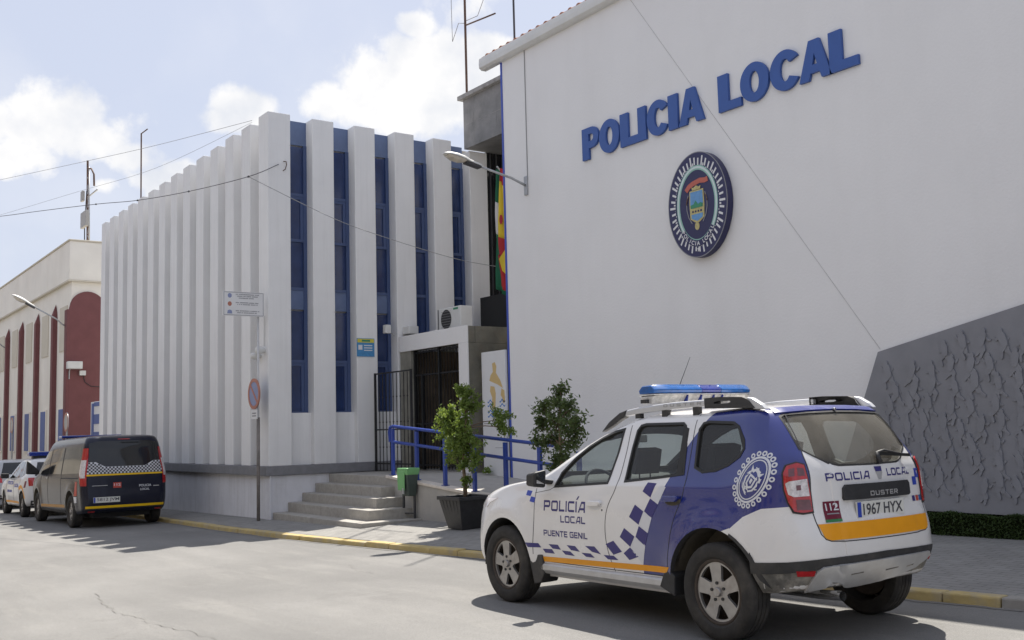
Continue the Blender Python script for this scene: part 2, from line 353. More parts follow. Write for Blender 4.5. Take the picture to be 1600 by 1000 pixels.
def road_mat():
    m = bpy.data.materials.new('worn_asphalt'); m.use_nodes = True; nt = m.node_tree; b = nt.nodes['Principled BSDF']; L = nt.links
    t = nt.nodes.new('ShaderNodeTexCoord'); b.inputs['Roughness'].default_value = .93; b.inputs['Specular IOR Level'].default_value = .25
    def nz(s, d=6, r=.6, vec=None):
        n = nt.nodes.new('ShaderNodeTexNoise'); n.inputs['Scale'].default_value = s; n.inputs['Detail'].default_value = d; n.inputs['Roughness'].default_value = r
        L.new(vec or t.outputs['Object'], n.inputs['Vector']); return n.outputs['Fac']
    def ramp(v, a, c, o0, o1):
        n = nt.nodes.new('ShaderNodeMapRange'); n.inputs[1].default_value = a; n.inputs[2].default_value = c; n.inputs[3].default_value = o0; n.inputs[4].default_value = o1; L.new(v, n.inputs[0]); return n.outputs[0]
    def mixc(f, a, c):
        x = nt.nodes.new('ShaderNodeMix'); x.data_type = 'RGBA'; L.new(f, x.inputs[0])
        for i, v in ((6, a), (7, c)):
            if isinstance(v, tuple): x.inputs[i].default_value = (*v, 1)
            else: L.new(v, x.inputs[i])
        return x.outputs[2]
    mp = nt.nodes.new('ShaderNodeMapping'); mp.inputs['Scale'].default_value = (.18, 1, 1); L.new(t.outputs['Object'], mp.inputs[0])
    c = mixc(ramp(nz(.35), .35, .65, 0, 1), (.183, .180, .174), (.258, .253, .243))
    c = mixc(ramp(nz(1.1, 8, .6, mp.outputs[0]), .42, .72, 0, .7), c, (.162, .160, .155))       # tyre-worn bands along the street
    c = mixc(ramp(nz(2.4, 10, .7, mp.outputs[0]), .52, .74, 0, .42), c, (.345, .335, .31))                      # dusty pale patches
    c = mixc(ramp(nz(.9, 9, .7), .60, .68, 0, .4), c, (.150, .146, .14))                          # oil and damp marks
    c = mixc(ramp(nz(28, 6, .75), .56, .70, 0, .45), c, (.13, .127, .12)); c = mixc(ramp(nz(85, 3, .7), .42, .62, 0, .6), c, (.155, .152, .148))                        # aggregate
    c = mixc(ramp(nz(190, 2, .7), .60, .72, 0, .5), c, (.47, .46, .44))
    # faint crazing
    nd = nt.nodes.new('ShaderNodeTexNoise'); nd.inputs['Scale'].default_value = 1.6; nd.inputs['Detail'].default_value = 6; L.new(t.outputs['Object'], nd.inputs['Vector'])
    va = nt.nodes.new('ShaderNodeVectorMath'); va.operation = 'SCALE'; va.inputs['Scale'].default_value = .9; L.new(nd.outputs['Color'], va.inputs[0])
    vb = nt.nodes.new('ShaderNodeVectorMath'); vb.operation = 'ADD'; L.new(t.outputs['Object'], vb.inputs[0]); L.new(va.outputs[0], vb.inputs[1])
    vo = nt.nodes.new('ShaderNodeTexVoronoi'); vo.feature = 'DISTANCE_TO_EDGE'; vo.inputs['Scale'].default_value = .42; L.new(vb.outputs[0], vo.inputs['Vector'])
    fc = mt(nt, 'MULTIPLY', ramp(vo.outputs['Distance'], 0, .004, .55, 0), ramp(nz(.5), .50, .62, 0, 1), True)
    c = mixc(fc, c, (.15, .145, .135))
    L.new(c, b.inputs['Base Color'])
    bp_ = nt.nodes.new('ShaderNodeBump'); bp_.inputs['Strength'].default_value = .55; bp_.inputs['Distance'].default_value = .012; L.new(nz(110, 4, .7), bp_.inputs['Height'])
    b2 = nt.nodes.new('ShaderNodeBump'); b2.inputs['Strength'].default_value = .25; b2.inputs['Distance'].default_value = .05; L.new(nz(4, 6, .6), b2.inputs['Height']); L.new(bp_.outputs[0], b2.inputs['Normal'])
    L.new(b2.outputs[0], b.inputs['Normal']); return m
def pave_mat():
    m = bpy.data.materials.new('small_pavers'); m.use_nodes = True; nt = m.node_tree; b = nt.nodes['Principled BSDF']; L = nt.links
    t = nt.nodes.new('ShaderNodeTexCoord'); b.inputs['Roughness'].default_value = .9; b.inputs['Specular IOR Level'].default_value = .25
    br = nt.nodes.new('ShaderNodeTexBrick'); br.inputs['Scale'].default_value = 1; br.inputs['Brick Width'].default_value = .20; br.inputs['Row Height'].default_value = .10; br.inputs['Mortar Size'].default_value = .006
    br.inputs['Color1'].default_value = (.27, .262, .248, 1); br.inputs['Color2'].default_value = (.23, .223, .212, 1); br.inputs['Mortar'].default_value = (.155, .15, .14, 1); L.new(t.outputs['Object'], br.inputs['Vector'])
    n = nt.nodes.new('ShaderNodeTexNoise'); n.inputs['Scale'].default_value = 1.4; n.inputs['Detail'].default_value = 9; n.inputs['Roughness'].default_value = .7; L.new(t.outputs['Object'], n.inputs['Vector'])
    r = nt.nodes.new('ShaderNodeMapRange'); r.inputs[1].default_value = .45; r.inputs[2].default_value = .68; r.inputs[4].default_value = .6; L.new(n.outputs['Fac'], r.inputs[0])
    x = nt.nodes.new('ShaderNodeMix'); x.data_type = 'RGBA'; L.new(r.outputs[0], x.inputs[0]); L.new(br.outputs[0], x.inputs[6]); x.inputs[7].default_value = (.31, .302, .282, 1)
    L.new(x.outputs[2], b.inputs['Base Color'])
    bp_ = nt.nodes.new('ShaderNodeBump'); bp_.inputs['Strength'].default_value = .4; bp_.inputs['Distance'].default_value = .006; L.new(br.outputs['Fac'], bp_.inputs['Height']); bp_.invert = True; L.new(bp_.outputs[0], b.inputs['Normal'])
    return m
M['road'] = road_mat(); M['pave'] = pave_mat()
M['kerb_yellow'] = mat('kerb_worn_yellow', (.46, .355, .15), .85, var=.15, scale=5, bump=.3, bscale=30, dirt=(.36, .32, .25), dirts=4.5, dirtamt=1.0)
M['kerb_grey'] = mat('kerb_concrete', (.30, .285, .26), .9, var=.15, scale=6, bump=.2)
M['crack'] = mat('crack_dark', (.165, .160, .15), .95, var=.1)
mb = MB(); xs = [-1600, -400, -140, -60, -30, -10, 0, 20, 60, 400]; ys = [-600, -60, -10, 0, 4, 8, 30, 200, 900]
zz = lambda x: slope(max(-400, min(60, x)))
for i in range(len(xs)-1):
    for j in range(len(ys)-1):
        mb.add([(xs[i], ys[j], zz(xs[i])), (xs[i+1], ys[j], zz(xs[i+1])), (xs[i+1], ys[j+1], zz(xs[i+1])), (xs[i], ys[j+1], zz(xs[i]))], [(0, 1, 2, 3)])
me = bpy.data.meshes.new('road'); me.from_pydata(mb.v, [], mb.f); bm = bmesh.new(); bm.from_mesh(me); bmesh.ops.remove_doubles(bm, verts=bm.verts, dist=.001); bm.to_mesh(me); bm.free()
tag(finish(me, 'road', M['road']), kind='structure')
def strip(name, pts, wd, m_, z=.006):
    rnd = random.Random(5); V = []; F = []; P = []
    for (a, b) in zip(pts, pts[1:]):
        for k in range(6):
            t = k/6; P.append((a[0]+(b[0]-a[0])*t+rnd.uniform(-.03, .03), a[1]+(b[1]-a[1])*t+rnd.uniform(-.03, .03)))
    P.append(pts[-1])
    for i, p in enumerate(P):
        a = Vector(P[max(0, i-1)]); c = Vector(P[min(len(P)-1, i+1)]); n = Vector((-(c-a).y, (c-a).x)).normalized()*wd*rnd.uniform(.25, 1)/2
        for s in (1, -1): q = Vector(p)+n*s; V.append((q.x, q.y, slope(q.x)+z))
    F = [(2*i, 2*i+1, 2*i+3, 2*i+2) for i in range(len(P)-1)]
    me = bpy.data.meshes.new(name); me.from_pydata(V, [], F); return tag(finish(me, name, M[m_]), kind='structure')
strip('road_crack', [(-11.87, 2.86), (-10.9, 2.74), (-10.23, 2.69), (-9.73, 2.73), (-9.19, 2.76), (-8.79, 2.85), (-8.05, 2.88)], .009, 'crack')
strip('road_crack', [(-12.0, 5.9), (-11.3, 5.7), (-10.9, 5.75)], .008, 'crack')
# pavement
xs = sorted(set([k[0] for k in KERB] + [-50, -40, -35, -28, -25, -21, -18, -15, -14, -10, -8, -7, -3, 3]))
mb = MB(); V = []; ny = 6; Y1 = 26
for x in xs:
    y0 = kerb_y(x)+.15
    for j in range(ny+1):
        y = y0 + (12.6-y0)*j/(ny-1) if j < ny else Y1
        V.append((x, y, pav_z(x, min(y, 12.6))))
mb.add(V, [(i*(ny+1)+j, (i+1)*(ny+1)+j, (i+1)*(ny+1)+j+1, i*(ny+1)+j+1) for i in range(len(xs)-1) for j in range(ny)])
pv = mb.build('pavement', M['pave']); tag(pv, kind='structure')
# kerb stones: one worn row, painted yellow as far as the corner stone on the right
def kerb_run(name, xa, xb, m_):
    rnd = random.Random(11); mb = MB(); x = xa
    while x < xb-.05:
        x2 = min(x+rnd.choice((.95, 1.0, 1.0, .6)), xb); a, b = x+.005, x2-.005
        d = rnd.uniform(-.008, .008); dy = rnd.uniform(-.01, .01)
        ya, yb = kerb_y(a)+dy, kerb_y(b)+dy
        for (u, v, p, q) in ((a, b, ya, yb),):
            mb.hexa([(u, p, slope(u)-.05), (v, q, slope(v)-.05), (v, q+.16, slope(v)-.05), (u, p+.16, slope(u)-.05)],
                    [(u, p+.018, slope(u)+.074+d), (v, q+.018, slope(v)+.074+d), (v, q+.16, slope(v)+.080+d), (u, p+.16, slope(u)+.080+d)])
        x = x2
    o = mb.build(name, M[m_], None, bevel=.014); return tag(o, kind='structure')
kerb_run('kerb', -60, -4.72, 'kerb_yellow'); kerb_run('kerb_unpainted', -4.72, 30, 'kerb_grey')
# gutter dirt
strip('gutter_line', [(x, kerb_y(x)-.05) for x in (-22.6, -19.1, -16.5, -12.8, -11.2, -8, -5.5, -4.7, 0, 8)], .10, 'crack', .004)

# ------------------------------------------------------------------ ribbed white building
XR, YL = -19.42, 7.90
rb = empty('ribbed_building', (XR, YL, -.2), 'white building with tall vertical fins and blue window strips, on a grey ledge', 'building')
X0 = -32.45; RD = .40
mb = MB(); mb.box(X0, XR-RD, YL+RD, 20, .90, 7.87); wl = mb.build('wall', M['fin_white'], rb)
ZT = 8.02; SP = .9615
for k in range(14):
    xr_ = XR-SP*k; xl = xr_-.50
    if k == 13: xl = xr_-.46
    rnd = random.Random(k); dz = rnd.uniform(-.015, .015)
    mb = MB(); yb = YL+RD+.02 if k else YL+.48
    mb.box(xl, xr_, YL, yb, .948, ZT+dz); f = mb.build('fin', M['fin_white'], rb, bevel=.012)
    mb = MB(); mb.box(xl-.006, xr_+.006, YL-.006, yb, ZT+dz-.002, ZT+dz+.022); mb.build('fin_cap', M['fin_top'], f, org=None)
for k in range(1, 6):
    ya = YL+SP*k; yb = ya+.48; mb = MB(); mb.box(XR-RD-.02, XR, ya, yb, .948, ZT if k < 5 else 7.86); f = mb.build('fin', M['fin_white'], rb, bevel=.012)
    mb = MB(); mb.box(XR-RD-.02, XR+.006, ya-.006, yb+.006, (ZT if k < 5 else 7.86)-.002, (ZT if k < 5 else 7.86)+.022); mb.build('fin_cap', M['fin_top'], f)
# window strips between the fins of the right-hand face
xw = XR-RD+.06
for k in range(5):
    ya = YL+SP*k+.48; yb = YL+SP*(k+1)
    zb = 1.98 if k < 3 else 3.6
    wd = empty('window', (xw, ya, zb)); wd.parent = rb; wd.location = (xw-rb.location.x, ya-rb.location.y, zb-rb.location.z)
    def P(name, m_, y0, y1, z0, z1, x0=0, x1=.02, bevel=0):
        mb = MB(); mb.box(x0, x1, y0, y1, z0-zb, z1-zb); o = mb.build(name, M[m_], wd, world=False, bevel=bevel); return o
    W = yb-ya
    P('spandrel', 'win_blue', 0, W, 7.50, 8.00, 0, .03); 
    if zb < 3: P('spandrel', 'win_blue', 0, W, 4.08, 4.50, 0, .03)
    P('frame', 'win_frame', 0, .045, zb, 7.50, 0, .05); P('frame', 'win_frame', W-.075, W, zb, 7.50, 0, .05)
    zs = [7.50, 6.45, 5.50, 4.50] + ([4.08, 3.02, 1.98] if zb < 3 else [3.6])
    for a, b in zip(zs, zs[1:]):
        if (a, b) == (4.50, 4.08): continue
        P('pane', 'win_glass', .045, W-.075, b+.03, a-.03, 0, .012)
        P('frame', 'win_frame', .045, W-.075, b-.03, b+.03, 0, .045)
        if (a, b) in ((6.45, 5.50), (3.02, 1.98)):
            P('sash', 'win_frame', .045, .085, b+.03, a-.03, 0, .035); P('sash', 'win_frame', W-.14, W-.075, b+.03, a-.03, 0, .035); P('sash', 'win_frame', .085, W-.14, a-.09, a-.03, 0, .035)
    mb = MB(); mb.box(XR-RD-.02, XR-.16, ya-.0, yb+.0, .949, zb); mb.build('wall', M['fin_white'], rb)
mb = MB(); mb.box(X0-.02, XR+.03, YL-.06, 20, .765, .948); mb.build('ledge', M['ledge'], rb, bevel=.01)
mb = MB(); mb.box(X0, XR-.03, YL+.06, 19.9, -.9, .765); mb.build('plinth', M['plinth'], rb, bevel=.01)
mb = MB(); mb.box(XR-.26, XR+.0, YL+.02, YL+.058, -.9, .765); mb.build('plinth_pilaster', M['plinth'], rb, bevel=.01)
mb = MB(); mb.box(X0-.02, XR-RD+.02, YL+RD-.02, 20.02, 7.88, 7.95); mb.build('parapet', M['fin_top'], rb)

# drain pipe down the corner of the plinth
# ------------------------------------------------------------------ entrance block with the grey slate tower and portal
M['hall_stone'] = mat('hall_marble', (.26, .21, .16), .5, var=.4, scale=2.5)
M['jamb_stone'] = mat('jamb_marble', (.26, .25, .21), .5, var=.3, scale=3)
eb = empty('entrance_block', (-17.5, 12.5, .6), 'dark entrance block with grey slate upper slab between the two white buildings', 'building')
def E(name, m_, x0, x1, y0, y1, z0, z1, p=eb, bevel=0.0):
    mb = MB(); mb.box(x0, x1, y0, y1, z0, z1)
    me_par = p; o = mb.build(name, M[m_], None, bevel=bevel)
    # express in the thing's own space
    org = Vector(p.location); q = p.parent
    while q: org += Vector(q.location); q = q.parent
    for v in o.data.vertices: v.co -= org
    o.parent = p; return o
sl_ = E('slate_slab', 'stone_clad', -19.46, -17.85, 12.60, 17, 7.88, 9.02)
E('roof_cap', 'fin_top', -19.56, -17.80, 12.50, 17.1, 9.02, 9.12, bevel=.01)
for q in range(2): E('panel_joint', 'fin_top', -19.4+q*.9+.35, -19.4+q*.9+.358, 12.597, 12.6, 7.84, 9.02, sl_)
E('panel_joint', 'fin_top', -19.46, -17.85, 12.597, 12.6, 8.42, 8.428, sl_)
gz = E('glazing', 'dark_glass', -19.50, -19.44, 13.19, 15, 3.5, 7.89); E('glazing', 'dark_glass', -19.4, -15.8, 14.5, 14.56, 3.5, 7.89)
for q in range(5): E('mullion', 'dark_metal', -19.44, -19.41, 13.26+q*.17, 13.29+q*.17, 3.5, 7.885, gz)
E('balcony', 'black_iron', -18.95, -15.9, 12.6, 13.4, 3.62, 4.42)
E('inner_wall', 'hall_stone', -19.40, -16.80, 13.0, 13.1, .5, 3.5); E('side_cladding', 'hall_stone', -19.42, -19.36, 10.95, 13.0, .6, 3.25)
pt = E('portal_frame', 'white_wall', -19.40, -16.745, 10.80, 10.84, 3.22, 3.55, bevel=.006); E('portal_leg', 'white_wall', -17.05, -16.745, 10.80, 10.84, .45, 3.218, bevel=.006); E('portal_lintel', 'green_stone', -19.40, -16.76, 10.842, 11.0, 3.222, 3.54); E('portal_pier', 'hall_stone', -17.04, -16.905, 10.842, 11.0, .45, 3.22)
E('portal_jamb', 'jamb_stone', -19.40, -18.95, 10.83, 11.0, .6, 3.22)
E('portal_side', 'green_stone', -16.90, -16.752, 10.842, 13.0, .40, 3.215); E('portal_side', 'green_stone', -16.90, -16.75, 11.002, 13.0, 3.218, 3.54); E('portal_roof', 'concrete', -19.4, -16.76, 11.002, 13.5, 3.40, 3.535)
dr = E('door', 'door_dark', -18.5, -17.5, 12.90, 12.97, .7, 2.9); E('door_glass', 'dark_glass', -18.38, -17.62, 12.88, 12.9, .95, 2.75, dr)
E('threshold', 'concrete', -19.40, -16.76, 10.95, 13.0, .45, .76)
cl = E('ceiling_lamp', 'white_plastic', -17.75, -17.35, 11.9, 12.3, 3.30, 3.39)
# portal gate: dense black bars with a door leaf
gt = empty('portal_gate', (-18.0, 10.93, .76), 'tall black barred gate filling the white portal opening', 'gate')
mb = MB()
x = -18.93
bars = MB()
while x < -17.06: bars.box(x-.006, x+.006, 10.915, 10.927, .78, 3.20); x += .115
bars.build('bars', M['black_iron'], gt)
for x in (-18.92, -18.62, -17.95, -17.09): mb = MB(); mb.box(x-.028, x+.028, 10.89, 10.945, .77, 3.21 if x != -18.62 else 2.72); mb.build('post', M['black_iron'], gt)
for z in (.86, 1.7, 2.70, 3.17): mb = MB(); mb.box(-18.92, -17.09, 10.905, 10.935, z-.018, z+.018); mb.build('rail', M['black_iron'], gt)
# free iron fence beside the portal
fn = empty('iron_fence', (-18.9, 10.12, .76), 'black wrought iron fence of thin bars to the left of the portal', 'fence')
mb = MB(); x = -19.17
while x < -17.75:
    mb.tube([(x, 10.12, .78), (x, 10.12, 2.72)], .010, 6)
    for z in (1.25, 1.75, 2.25): mb.lathe([(.001, z-.03), (.018, z), (.001, z+.03)], 6, 2, (x, 10.12, 0))
    x += .145
mb.build('bars', M['black_iron'], fn)
for z in (.92, 1.60, 2.74): mb = MB(); mb.box(-19.20, -17.72, 10.11, 10.13, z-.014, z+.014); mb.build('rail', M['black_iron'], fn)
for x in (-19.20, -17.72): mb = MB(); mb.box(x-.02, x+.02, 10.10, 10.14, .77, 2.76); mb.build('post', M['black_iron'], fn)

# ------------------------------------------------------------------ steps, landing and ramp
st = empty('entrance_steps', (-17.7, 8.6, -.05), 'flight of concrete steps rising to the portal landing', 'steps')
YS = [7.99, 8.30, 8.60, 8.88, 9.18]; XS_ = [-15.72, -16.05, -16.35, -16.68, -16.95]; ZS = [.06, .235, .405, .58, .752]
for i in range(5):
    z0 = -.5 if i == 0 else ZS[i-1]-.04
    mb = MB(); mb.box(XR-.028, XS_[i], YS[i]+(.0 if i < 4 else 0), 10.94 if i < 4 else 10.80, z0, ZS[i])
    mb.build('step', M['step'], st, bevel=.012)
mb = MB(); mb.add([(XR-.027, 7.96, -.2), (XR-.027, 8.25, .25), (XR-.027, 8.9, .65), (XR-.027, 9.3, .8), (XR-.027, 9.3, -.2), (XR-.02, 7.96, -.2)], [])
rp = empty('access_ramp', (-13.5, 10, 0), 'sloping concrete access ramp with pale coping behind the planter', 'ramp')
def rz(x): return .752-max(0, (x+16.9))*.075
xs = [-16.95, -15, -13, -11, -9.3]
mb = MB()
for a, b in zip(xs, xs[1:]):
    mb.hexa([(a, 9.33, -.5), (b, 9.33, -.5), (b, 11.099, -.5), (a, 11.099, -.5)], [(a, 9.33, rz(a)-.004), (b, 9.33, rz(b)-.004), (b, 11.099, rz(b)-.004), (a, 11.099, rz(a)-.004)])
mb.build('surface', M['concrete'], rp)
mb = MB(); mb.hexa([(-16.95, 9.15, -.5), (-9.3, 9.15, -.5), (-9.3, 9.33, -.5), (-16.95, 9.33, -.5)], [(-16.95, 9.15, rz(-16.95)-.03), (-9.3, 9.15, rz(-9.3)-.03), (-9.3, 9.33, rz(-9.3)-.03), (-16.95, 9.33, rz(-16.95)-.03)]); mb.build('side_wall', M['concrete'], rp)
mb = MB(); mb.hexa([(-16.96, 9.12, rz(-16.95)-.03), (-9.28, 9.12, rz(-9.3)-.03), (-9.28, 9.36, rz(-9.3)-.03), (-16.96, 9.36, rz(-16.95)-.03)], [(-16.96, 9.12, rz(-16.95)+.02), (-9.28, 9.12, rz(-9.3)+.02), (-9.28, 9.36, rz(-9.3)+.02), (-16.96, 9.36, rz(-16.95)+.02)]); mb.build('coping', M['coping'], rp, bevel=.008)
hr = empty('handrail', (-14.5, 9.24, .6), 'blue painted tubular handrail along the ramp edge', 'handrail')
PX = [-16.88, -16.02, -15.08, -14.18, -13.30, -12.42, -11.5]
for x in PX:
    mb = MB(); mb.box(x-.035, x+.035, 9.215, 9.265, rz(x)+.01, rz(x)+.86); mb.build('post', M['blue_metal'], hr, bevel=.004)
    mb = MB(); mb.box(x-.06, x+.06, 9.19, 9.29, rz(x)+.02, rz(x)+.03); mb.build('foot_plate', M['blue_metal'], hr)
for dz, x0, x1 in ((.90, -17.0, -12.1), (.62, -16.88, -12.1)):
    mb = MB(); P_ = [(x0, 9.24, rz(x0)+dz), (x1, 9.24, rz(x1)+dz)]
    if dz > .8: P_ = [(x0+.02, 9.24, rz(x0)+.62), (x0-.01, 9.24, rz(x0)+.80), (x0+.03, 9.24, rz(x0)+.88)] + [(x0+.14, 9.24, rz(x0)+dz)] + P_[1:]
    mb.tube(P_, .028, 12); mb.build('rail', M['blue_metal'], hr, angle=40)

# ------------------------------------------------------------------ police station with the big lettered wall
M['joint'] = mat('joint_filler', (.50, .49, .48), .9)
ps = empty('police_station', (-8, 11.1, 0), 'large white building with a plain street wall and a tiled eave', 'building')
mb = MB(); mb.box(-15.76, 14, 11.10, 19, -.4, 8.56); mb.build('wall', M['white_wall'], ps)
mb = MB(); mb.box(-15.80, -15.755, 11.085, 11.16, .4, 8.53); mb.build('edge_trim', M['blue_trim'], ps)
mb = MB(); prof = [(10.96, 8.62), (10.965, 8.53), (11.02, 8.49), (11.13, 8.49), (11.13, 8.70), (10.97, 8.72)]
mb.prism([(y, z) for y, z in prof], 0, -16.35, 14); mb.build('gutter', M['white_plastic'], ps, bevel=.012)
mb = MB(); mb.hexa([(-16.30, 11.0, 8.70), (14, 11.0, 8.70), (14, 15, 9.9), (-16.30, 15, 9.9)], [(-16.30, 11.0, 8.74), (14, 11.0, 8.74), (14, 15, 9.94), (-16.30, 15, 9.94)]); rf = mb.build('roof', M['terracotta'], ps)
mb = MB(); x = -16.15; sl = math.atan(1.2/4)
while x < 14:
    vs = []; seg = 6
    for (y, z) in ((11.02, 8.722), (15, 9.92)):
        for q in range(seg+1): a = pi*q/seg; vs.append((x+.070*cos(a), y, z+.060*sin(a)))
    mb.add(vs, [(q, q+1, q+seg+2, q+seg+1) for q in range(seg)] + [tuple(range(seg+1))])
    x += .235
mb.build('roof_tiles', M['terracotta'], rf if False else ps)
mb = MB(); mb.tube([(-12.09, 11.098, 8.4), (-7.84, 11.098, 2.40)], .004, 6); mb.build('wall_joint', M['joint'], ps)
sg = empty('lettered_sign', (-10.6, 11.05, 6.3), 'raised blue capital letters POLICIA LOCAL high on the white wall', 'sign')
def arc(cx, cy, rx, ry, a0, a1, n=20): return [(cx+rx*cos(a0+(a1-a0)*i/n), cy+ry*sin(a0+(a1-a0)*i/n)) for i in range(n+1)]
def glyph(ch):
    """heavy sans capitals, height 1"""
    if ch == 'L': return [[(0, 0), (.66, 0), (.66, .235), (.30, .235), (.30, 1), (0, 1)]], .66
    if ch == 'I': return [[(0, 0), (.30, 0), (.30, 1), (0, 1)]], .30
    if ch == 'P':
        return [[(0, 0), (.30, 0), (.30, .34)] + [(.44, .34)] + arc(.44, .67, .31, .33, -pi/2, pi/2, 14) + [(0, 1)], [(.30, .56), (.30, .79)] + arc(.42, .675, .10, .115, pi/2, -pi/2, 8)], .75
    if ch == 'O': return [arc(.44, .5, .44, .52, 0, 2*pi, 36)[:-1], arc(.44, .5, .15, .29, 0, 2*pi, 24)[:-1]], .88
    if ch == 'C':
        a = radians(38); return [arc(.43, .5, .43, .52, radians(32), radians(328), 30) + [(.55, .32)] + arc(.43, .5, .145, .29, radians(318), radians(42), 22) + [(.55, .68)]], .82
    if ch == 'A': return [[(-.02, 0), (.28, 0), (.34, .17), (.62, .17), (.68, 0), (.98, 0), (.64, 1), (.32, 1)], [(.405, .375), (.48, .66), (.555, .375)]], .96
def wx_(px):  # x on the wall plane for a column of the photograph, measured once along the lettering
    T = [(912, -13.39), (941, -12.91), (985, -12.22), (1008, -11.87), (1047, -11.32), (1070, -11.0), (1105, -10.55), (1128, -10.26), (1167, -9.79), (1207, -9.33), (1256, -8.80), (1304, -8.31), (1352, -7.86)]
    for (a, xa), (b, xb) in zip(T, T[1:]):
        if a <= px <= b: return xa+(xb-xa)*(px-a)/(b-a)
for ch, a, b in (('P', 912, 938), ('O', 939, 971), ('L', 972.5, 1000), ('I', 1000, 1012.5), ('C', 1014.5, 1047), ('I', 1048.5, 1063), ('A', 1064.5, 1104.5), ('L', 1128, 1164), ('O', 1163.5, 1208.5), ('C', 1211, 1255.5), ('A', 1256.5, 1308), ('L', 1305, 1352)):
    lp, wd = glyph(ch); x0, x1 = wx_(a), wx_(b); h = .54
    xs_ = [p[0] for l in lp for p in l]; m0, m1 = min(xs_), max(xs_)
    tri = fill2d([[(x0+(p[0]-m0)/(m1-m0)*(x1-x0), 6.02+p[1]*h) for p in l] for l in lp])
    o = solid_patch('letter', tri, lambda u, v, dz: Vector((u+10.6, .0-dz, v-6.3)), M['letter_blue'], sg, thick=.045, smooth=False)
# emblem
em = empty('oval_emblem', (-10.70, 11.125, 4.75), 'thick navy oval police emblem with white ticks mounted on the wall below the letters', 'emblem')
def EMB(name, loops, m_, d0, th, h=None, p=em): return solid_patch(name, fill2d(loops, h), lambda u, v, dz: Vector((u, -(d0+dz), v)), M[m_], p, thick=th, smooth=False)
RX, RZ = .60, .785
EMB('disc', [circle(0, 0, RX, RZ, 64)], 'navy', .15, .115); EMB('rim', [circle(0, 0, RX, RZ, 64), circle(0, 0, RX-.012, RZ-.012, 64)], 'ink_grey', .152, .01)
M['pale_green'] = mat('pale_green_enamel', (.30, .52, .44), .5); M['ice_white'] = mat('white_enamel', (.62, .70, .70), .5); M['sky_print'] = mat('sky_blue_print', (.14, .32, .58), .6, var=.12, scale=20)
M['leaf_print'] = mat('green_print', (.05, .25, .14), .6); M['gold_print'] = mat('gold_print', (.52, .45, .20), .6, var=.15, scale=30); M['salmon'] = mat('salmon_print', (.52, .14, .10), .6, var=.1)
EMB('green_ring', [circle(0, 0, .415, .585, 64), circle(0, 0, .352, .515, 64)], 'pale_green', .153, .004); EMB('white_ring', [circle(0, 0, .402, .568, 64), circle(0, 0, .376, .538, 64)], 'ice_white', .155, .004)
rnd = random.Random(2); vs, fs = [], []
def tick(a, r0, r1, w):
    def q(t, da): return (t*RX*cos(a+da), t*RZ*sin(a+da))
    k = len(vs); vs.extend([q(r0, -w), q(r1, -w*.8), q(r1, w*.8), q(r0, w)]); fs.append((k, k+1, k+2, k+3))
n = 84
for i in range(n):
    a = 2*pi*(i+.5)/n - pi/2; L_ = (.90, .80, .93, .76, .88, .73)[i % 6]
    tick(a, .745 if i % 3 else .755, L_, .022 if i % 2 else .028)
solid_patch('ticks', (vs, fs), lambda u, v, dz: Vector((u, -(.153+dz), v)), M['sign_white'], em, thick=.003, smooth=False)
EMB('star', [[(.035*(1 if k % 2 == 0 else .42)*cos(pi/2+k*pi/5), -.665+.045*(1 if k % 2 == 0 else .42)*sin(pi/2+k*pi/5)) for k in range(10)]], 'sign_white', .157, .004)
# arms: ribbon, crown, blue shield with river, bridge and trees, laurel
def ribbon(pts, w): 
    A_, B_ = [], []
    for i, p in enumerate(pts):
        a = Vector(pts[max(0, i-1)]); c = Vector(pts[min(len(pts)-1, i+1)]); n_ = Vector((-(c-a).y, (c-a).x)).normalized()*w/2
        A_.append(tuple(Vector(p)+n_)); B_.append(tuple(Vector(p)-n_))
    return A_+B_[::-1]
EMB('ribbon', [ribbon([(-.21, .23), (-.15, .285), (-.08, .315), (0, .33), (.08, .345), (.17, .33), (.235, .34)], .075)], 'salmon', .157, .004)
EMB('crown', [[(-.08, .22), (-.09, .27), (-.05, .255), (0, .285), (.05, .255), (.09, .27), (.08, .22)]], 'gold_print', .160, .004)
EMB('shield', [[(-.14, .215), (.14, .215), (.15, 0), (.14, -.20), (.06, -.255), (0, -.275), (-.06, -.255), (-.14, -.20), (-.15, 0)]], 'gold_print', .156, .004)
EMB('shield_sky', [[(-.122, .195), (.122, .195), (.128, 0), (-.128, 0)]], 'sky_print', .160, .003); EMB('shield_trees', [[(-.125, 0), (-.12, -.05), (.12, -.05), (.122, 0), (.08, .02), (.03, .0), (-.02, .06), (-.06, .01)]], 'leaf_print', .1625, .003)
EMB('shield_water', [[(-.115, -.14), (.115, -.14), (.11, -.20), (0, -.245), (-.11, -.20)]], 'sky_print', .160, .003)
for q in range(4): EMB('bridge_arch', [[(-.10+q*.055, -.115), (-.065+q*.055, -.115), (-.070+q*.055, -.085), (-.095+q*.055, -.085)]], 'navy', .160, .003)
for s in (-1, 1):
    EMB('laurel', [ribbon([(s*.17, .16), (s*.205, .06), (s*.205, -.06), (s*.175, -.17), (s*.11, -.27)], .014)], 'ink_grey', .157, .003)
    EMB('laurel', [ribbon([(s*.155, .14), (s*.19, .10), (s*.21, .02)], .016)], 'rust', .1605, .003)
EMB('seal', [circle(-.01, -.32, .045, .06, 20)], 'gold_print', .157, .004)
